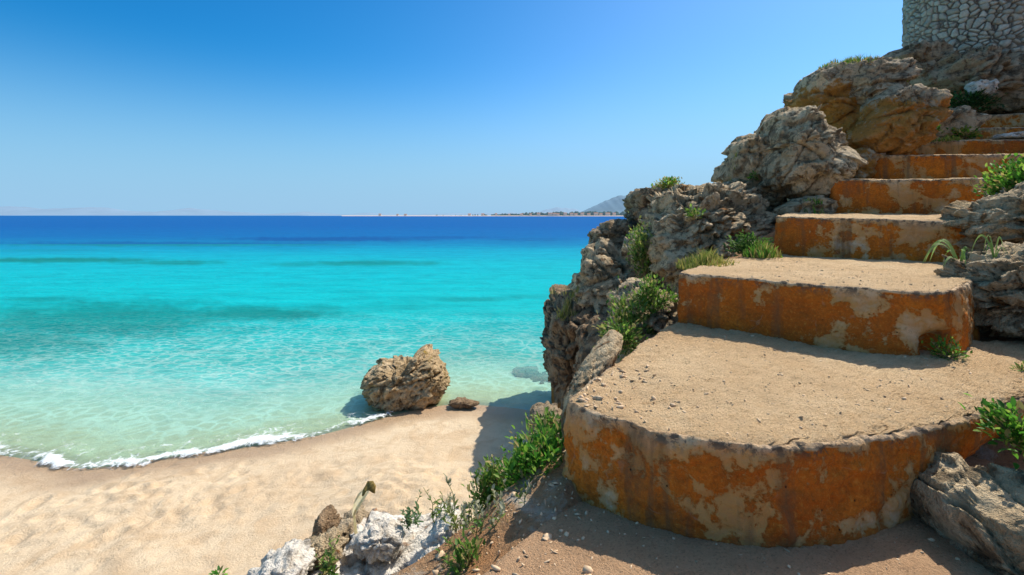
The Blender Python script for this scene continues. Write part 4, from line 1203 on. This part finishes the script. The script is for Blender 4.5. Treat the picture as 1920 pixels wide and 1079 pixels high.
bush('low leafy weed on the red soil at the landing edge', at(880, 1050, 2.35), (.10, .10, .09), 260, .04, GREEN, 111, stems=10)

stalk_plant('bright weed at the lower end of the red soil slope', at(850, 1075, 2.5), 6, .20, .14, GREEN, 112, leaf=.05, heads=False, per=14, group='green plants on the slope')
stalk_plant('short dry weed between the stalks and the landing', at(935, 1030, 2.5), 7, .16, .12, OLIVE + YELLOW, 113, leaf=.04, heads=False, per=12, group='green plants on the slope')
stalk_plant('pale weeds leaning over the right end of the white outcrop', at(840, 985, 3.1), 8, .26, .16, OLIVE + GREEN, 114, leaf=.045, heads=False, per=14, group='green plants on the slope')
bush('small yellow green bush below the bright green bush', at(985, 960, 2.75), (.12, .12, .10), 700, .04, OLIVE + GREEN, 115, stems=20)

# dried curled leaf standing on the outcrop
def dried_leaf():
    base = at(668, 1000, 3.30)
    root = thing('dried_leaf', 'pale dried leaf with a dark curled tip standing by the white outcrop', 'dried leaf', base)
    st = np.array([at(668, 1003, 3.35), at(666, 985, 3.35), at(664, 968, 3.34), at(667, 955, 3.33)])
    V, Fc = tubes([st], [.012], 7); mesh_obj('stalk', V, Fc, M['dry'], root)
    sp_ = [(664, 968, 3), (668, 952, 9), (674, 938, 12), (680, 926, 11), (687, 917, 8)]
    V = []
    n = 12
    for k, (px, py, w_) in enumerate(sp_):
        c = at(px, py, 3.33); w = w_ / F * 3.33
        for i in range(n):
            a = math.pi * (i / (n - 1) - .5) * 1.5
            V.append(c + np.array([math.sin(a) * w, (1 - math.cos(a)) * w * .9, math.sin(a) * w * .5]))
    V = np.array(V)
    V += np.stack([fbm(V * 30 + 5 * k, 2) for k in range(3)], 1) * .012
    mesh_obj('blade', V, grid_faces(5, n), M['dry'], root)
    tp = [(683, 922, 8), (688, 913, 9), (695, 911, 8), (701, 917, 6), (703, 926, 2)]
    V = []
    for k, (px, py, w_) in enumerate(tp):
        c = at(px, py, 3.325); w = w_ / F * 3.325
        for i in range(n):
            a = math.pi * 2 * i / (n - 1)
            V.append(c + np.array([math.cos(a) * w * .6, math.sin(a) * w * .8, math.sin(a + .6) * w * .7]))
    V = np.array(V); V += np.stack([fbm(V * 40 + 5 * k, 2) for k in range(3)], 1) * .012
    mesh_obj('tip', V, grid_faces(5, n), M['dry_tip'], root)
dried_leaf()

# plants on the crag
crag = [
 ('leafy yellow green plant hanging above the lowest step', (1180, 605, 4.95), (.26, .16, .28), 1300, .06, OLIVE + GREEN),
 ('bright green sprig just left of the slab by the lowest step', (1165, 628, 4.6), (.16, .10, .12), 500, .05, GREEN),
 ('dark green creeper in the cleft of the grey crag', (1210, 470, 8.2), (.26, .2, .46), 1300, .07, GREEN + OLIVE),
 ('mossy yellow plant in the cleft below the skyline block', (1222, 440, 9.0), (.24, .2, .22), 600, .06, YELLOW + OLIVE),
 ('green sprigs below the cleft, beside the second step', (1225, 560, 5.0), (.18, .14, .20), 800, .05, GREEN),
 ('small green plant halfway up the large ridged crag', (1300, 402, 6.3), (.10, .08, .07), 140, .05, GREEN),
 ('bright yellow green cushion on top of the skyline block', (1252, 347, 10.8), (.32, .26, .14), 800, .07, LUSH + YELLOW),
 ('small green plant on the skyline above the large ridged crag', (1412, 332, 9.0), (.07, .07, .07), 90, .05, LUSH),
 ('green plant on the grey rock beside the upper steps', (1735, 245, 9.6), (.28, .15, .14), 500, .08, LUSH),
 ('bright green grass cushion by the left end of the topmost step', (1805, 250, 10.0), (.24, .16, .12), 420, .09, LUSH + YELLOW),
 ('green moss cushion in the gap between the two orange boulders', (1672, 170, 9.7), (.24, .2, .13), 700, .08, LUSH + YELLOW),
 ('small green sprig by the left end of the sixth step', (1690, 270, 9.6), (.10, .08, .08), 120, .07, LUSH),
 ('dark bush in the shade under the tower', (1820, 190, 11.6), (.7, .3, .22), 900, .1, [(.03, .09, .02), (.05, .14, .03), (.02, .06, .015)]),
 ('lush green cushion plant spilling over the rocks right of the fourth step', (1925, 352, 5.9), (.36, .34, .30), 6000, .075, LUSH),
 ('bright green plant at the right edge beside the lowest step', (1915, 805, 2.35), (.14, .12, .11), 900, .045, LUSH),
 ('small green weed at the dark hole under the second step', (1778, 655, 3.55), (.12, .10, .09), 260, .035, GREEN + LUSH),
 ('tiny green weed at the right edge of the lowest tread', (1917, 690, 3.3), (.06, .05, .04), 60, .03, GREEN),
 ('dark green plant in the shade between the large crag and the third step', (1400, 460, 6.6), (.28, .16, .14), 600, .07, [(.05, .12, .025), (.08, .18, .03), (.12, .2, .05)]),
]
for k, (lb, p, r, n, lf, pal) in enumerate(crag):
    bush(lb, at(*p), r, n, lf, pal, 200 + k, name='rock_plant', cat='plant', stems=12 + n // 90)
bpy.context.view_layer.update()
DG = bpy.context.evaluated_depsgraph_get(); DG.update()
tufts = [
 ('yellow grass tuft on the left edge of the pitted boulder', (1058, 548, 9.5), 320, .24, .32, YELLOW),
 ('yellow green grass at the foot of the large ridged crag', (1325, 500, 5.6), 900, .22, .34, YELLOW + OLIVE),
 ('green grass patch left of the third step', (1428, 478, 6.3), 500, .22, .24, LUSH + YELLOW),
 ('dry yellow grass spread over the high skyline boulder', (1590, 130, 10.5), 2200, .17, .66, YELLOW + LUSH[:2]),
 ('dry grass on the right shoulder of the high skyline boulder', (1672, 122, 10.1), 260, .11, .30, YELLOW),
 ('light green grass left of the fourth step', (1530, 402, 7.6), 200, .16, .18, LUSH + YELLOW),
 ('thin grass at the left end of the fifth step', (1525, 385, 8.4), 120, .14, .14, YELLOW),
 ('short grass on the small skyline stone', (1380, 338, 9.3), 90, .10, .16, YELLOW),
 ('grass tuft in front of the shaded boulder on the beach', (1010, 830, 4.9), 90, .22, .10, OLIVE),
 ('yellow grass at the left foot of the topmost step', (1775, 262, 9.7), 220, .12, .26, YELLOW + LUSH),
]
for k, (lb, p, n, h, sp_, pal) in enumerate(tufts):
    g_ = grass_tuft(lb, at(*p), n, h, sp_, pal, width=.012, seed=300 + k, surf=k not in (1, 2, 8, 9))
    if k in (0, 3, 4, 5, 7, 9): g_['kind'] = 'stuff'

def strap_plant(label, base, leaves, seed):
    rr = random.Random(seed)
    base = np.array(base)
    root = thing('strap_leaf_plant', label, 'plant', base, 'arching strap leaved plants by the steps')
    for az, ln, hh, w in leaves:
        t = np.linspace(0, 1, 14)
        cu = base + np.stack([math.cos(az) * ln * t, math.sin(az) * ln * t, hh * 4 * t * (1 - t * .93) * .8], 1)
        c = pick([(.20, .34, .08), (.28, .42, .12), (.14, .27, .06)], rr)
        random.seed(seed)
        V, Fc, C = strips([cu], [w], [c])
        mesh_obj('leaf', V, Fc, M['leaf'], root, attrs={'tint': C})
strap_plant('green plant with long arching strap leaves on the second tread', at(1800, 508, 4.55),
            [(3.3, .42, .30, .035), (3.0, .30, .33, .03), (2.6, .22, .34, .035), (3.6, .33, .16, .03), (.2, .14, .26, .03), (4.2, .16, .24, .03), (1.5, .2, .22, .03)], 401)
strap_plant('smaller strap leaved plant growing from the dark boulder at right', at(1865, 492, 4.3),
            [(2.9, .18, .28, .025), (3.5, .14, .20, .025), (.4, .16, .26, .022), (1.6, .1, .28, .022), (5.0, .1, .16, .02)], 402)

# loose grit and pebbles on the treads and the landing
def gravel():
    rr = np.random.default_rng(9)
    deps = bpy.context.evaluated_depsgraph_get(); deps.update()
    V = []; Fc = []
    n = 0
    ico_v, ico_f = ico(1)
    targets = [('path', 800, (-.2, 2.6), (.9, 3.2)), ('s1', 800, (.4, 3.4), (2.2, 4.6)), ('s2', 500, (1.6, 3.6), (3.6, 6.5)), ('edge', 80, (.4, .95), (2.6, 3.6)), ('soil', 600, (-1.3, .35), (1.7, 3.2))]
    for nm, cnt, (xa, xb), (ya, yb) in targets:
        for _ in range(cnt):
            x = rr.uniform(xa, xb); y = rr.uniform(ya, yb)
            ok, loc, nor, _i, ob, _m = scene.ray_cast(deps, Vector((x, y, 4.6)), Vector((0, 0, -1)))
            if not ok or ob is None or not (ob.name.startswith(('tread', 'path', 'hillside'))): continue
            s = .003 + .008 * rr.random() ** 4 + (.012 * rr.random() if nm == 'edge' else .014 * rr.random() ** 3 if nm == 'soil' else 0)
            R = rr.normal(size=(3, 3)) * .42 + np.eye(3)
            v = (ico_v @ R.T) * s * np.array([1, 1, .7]) * rr.uniform(.65, 1.25, (len(ico_v), 1)) + np.array(loc) + np.array([0, 0, s * .25])
            b = n * len(ico_v)
            V.append(v); Fc.append(ico_f + b); n += 1
    V = np.concatenate(V); Fc = np.concatenate(Fc)
    tag(mesh_obj('gravel', V, Fc, M['grit'], smooth=False), 'loose grit and pebbles scattered on the lower steps and landing', 'gravel', kind='stuff')
bpy.context.view_layer.update()
gravel()

# ------------------------------------------------------------------ light, sky, camera
SUN_EL = math.radians(49); SUN_AZ = math.radians(48)    # azimuth clockwise from +Y
sd = Vector((math.sin(SUN_AZ) * math.cos(SUN_EL), math.cos(SUN_AZ) * math.cos(SUN_EL), math.sin(SUN_EL)))
sl = bpy.data.lights.new('sun', 'SUN'); sl.energy = 5.3; sl.angle = math.radians(.53); sl.color = (1, .955, .87)
so = bpy.data.objects.new('sun', sl); COL.objects.link(so)
so.rotation_euler = sd.to_track_quat('Z', 'Y').to_euler(); so.location = sd * 60

w = bpy.data.worlds.new('World'); scene.world = w; w.use_nodes = True
t = w.node_tree; t.nodes.clear()
sky = t.nodes.new('ShaderNodeTexSky'); sky.sky_type = 'NISHITA'; sky.sun_disc = False
sky.sun_elevation = SUN_EL; sky.sun_rotation = SUN_AZ; sky.air_density = 1.0; sky.dust_density = .6; sky.ozone_density = 2.5; sky.altitude = 0
hs = t.nodes.new('ShaderNodeHueSaturation'); hs.inputs['Saturation'].default_value = 1.25
SKY = .15
tint = t.nodes.new('ShaderNodeMix'); tint.data_type = 'RGBA'; tint.blend_type = 'MULTIPLY'; tint.inputs[0].default_value = 1
tint.inputs[7].default_value = (.60, .90, 1.05, 1)
# pale sea haze low over the horizon
geo = t.nodes.new('ShaderNodeTexCoord'); sep = t.nodes.new('ShaderNodeSeparateXYZ')
t.links.new(geo.outputs['Generated'], sep.inputs[0])
mr = t.nodes.new('ShaderNodeMapRange'); mr.interpolation_type = 'SMOOTHERSTEP'
mr.inputs['From Min'].default_value = -.02; mr.inputs['From Max'].default_value = .34; mr.inputs['To Min'].default_value = .95; mr.inputs['To Max'].default_value = 0
t.links.new(sep.outputs['Z'], mr.inputs['Value'])
hz = t.nodes.new('ShaderNodeMix'); hz.data_type = 'RGBA'
hz.inputs[7].default_value = (.34 / SKY, .585 / SKY, .84 / SKY, 1)
bg = t.nodes.new('ShaderNodeBackground'); bg.inputs['Strength'].default_value = SKY
ou = t.nodes.new('ShaderNodeOutputWorld')
# the sky is deepest away from the sun
dp = t.nodes.new('ShaderNodeVectorMath'); dp.operation = 'DOT_PRODUCT'
dv = Vector((-.80, .50, .55)).normalized(); dp.inputs[1].default_value = dv
t.links.new(geo.outputs['Generated'], dp.inputs[0])
m2 = t.nodes.new('ShaderNodeMapRange'); m2.interpolation_type = 'SMOOTHSTEP'
m2.inputs['From Min'].default_value = .35; m2.inputs['From Max'].default_value = 1.0
t.links.new(dp.outputs['Value'], m2.inputs['Value'])
dk = t.nodes.new('ShaderNodeMix'); dk.data_type = 'RGBA'; dk.blend_type = 'MULTIPLY'; dk.inputs[7].default_value = (.20, .84, .94, 1)
t.links.new(m2.outputs['Result'], dk.inputs[0])
mu = t.nodes.new('ShaderNodeMapRange'); mu.interpolation_type = 'SMOOTHSTEP'
mu.inputs['From Min'].default_value = .48; mu.inputs['From Max'].default_value = .75
t.links.new(sep.outputs['Z'], mu.inputs['Value'])
up = t.nodes.new('ShaderNodeMix'); up.data_type = 'RGBA'; up.inputs[6].default_value = (.60, .90, 1.05, 1); up.inputs[7].default_value = (2.6, 1.80, 1.30, 1)  # unseen upper sky brightened and warmed as added fill for the shade
t.links.new(mu.outputs['Result'], up.inputs[0]); t.links.new(up.outputs[2], tint.inputs[7])
t.links.new(sky.outputs[0], hs.inputs['Color']); t.links.new(hs.outputs[0], tint.inputs[6]); t.links.new(tint.outputs[2], dk.inputs[6]); t.links.new(dk.outputs[2], hz.inputs[6])
t.links.new(mr.outputs['Result'], hz.inputs[0]); t.links.new(hz.outputs[2], bg.inputs['Color']); t.links.new(bg.outputs[0], ou.inputs['Surface'])

cam = bpy.data.cameras.new('camera'); cam.sensor_width = 36; cam.lens = F / 1920 * 36
cam.shift_y = -(539.5 - HZ) / 1920; cam.clip_start = .05; cam.clip_end = 60000
co = bpy.data.objects.new('camera', cam); COL.objects.link(co)
co.location = (0, 0, EYE); co.rotation_euler = (math.radians(90), 0, 0)
scene.camera = co
scene.view_settings.view_transform = 'Standard'; scene.view_settings.look = 'None'; scene.view_settings.exposure = 0; scene.view_settings.gamma = 1
scene.render.engine = 'CYCLES'
scene.cycles.max_bounces = 8; scene.cycles.diffuse_bounces = 4; scene.cycles.transparent_max_bounces = 12
scene.cycles.use_denoising = True
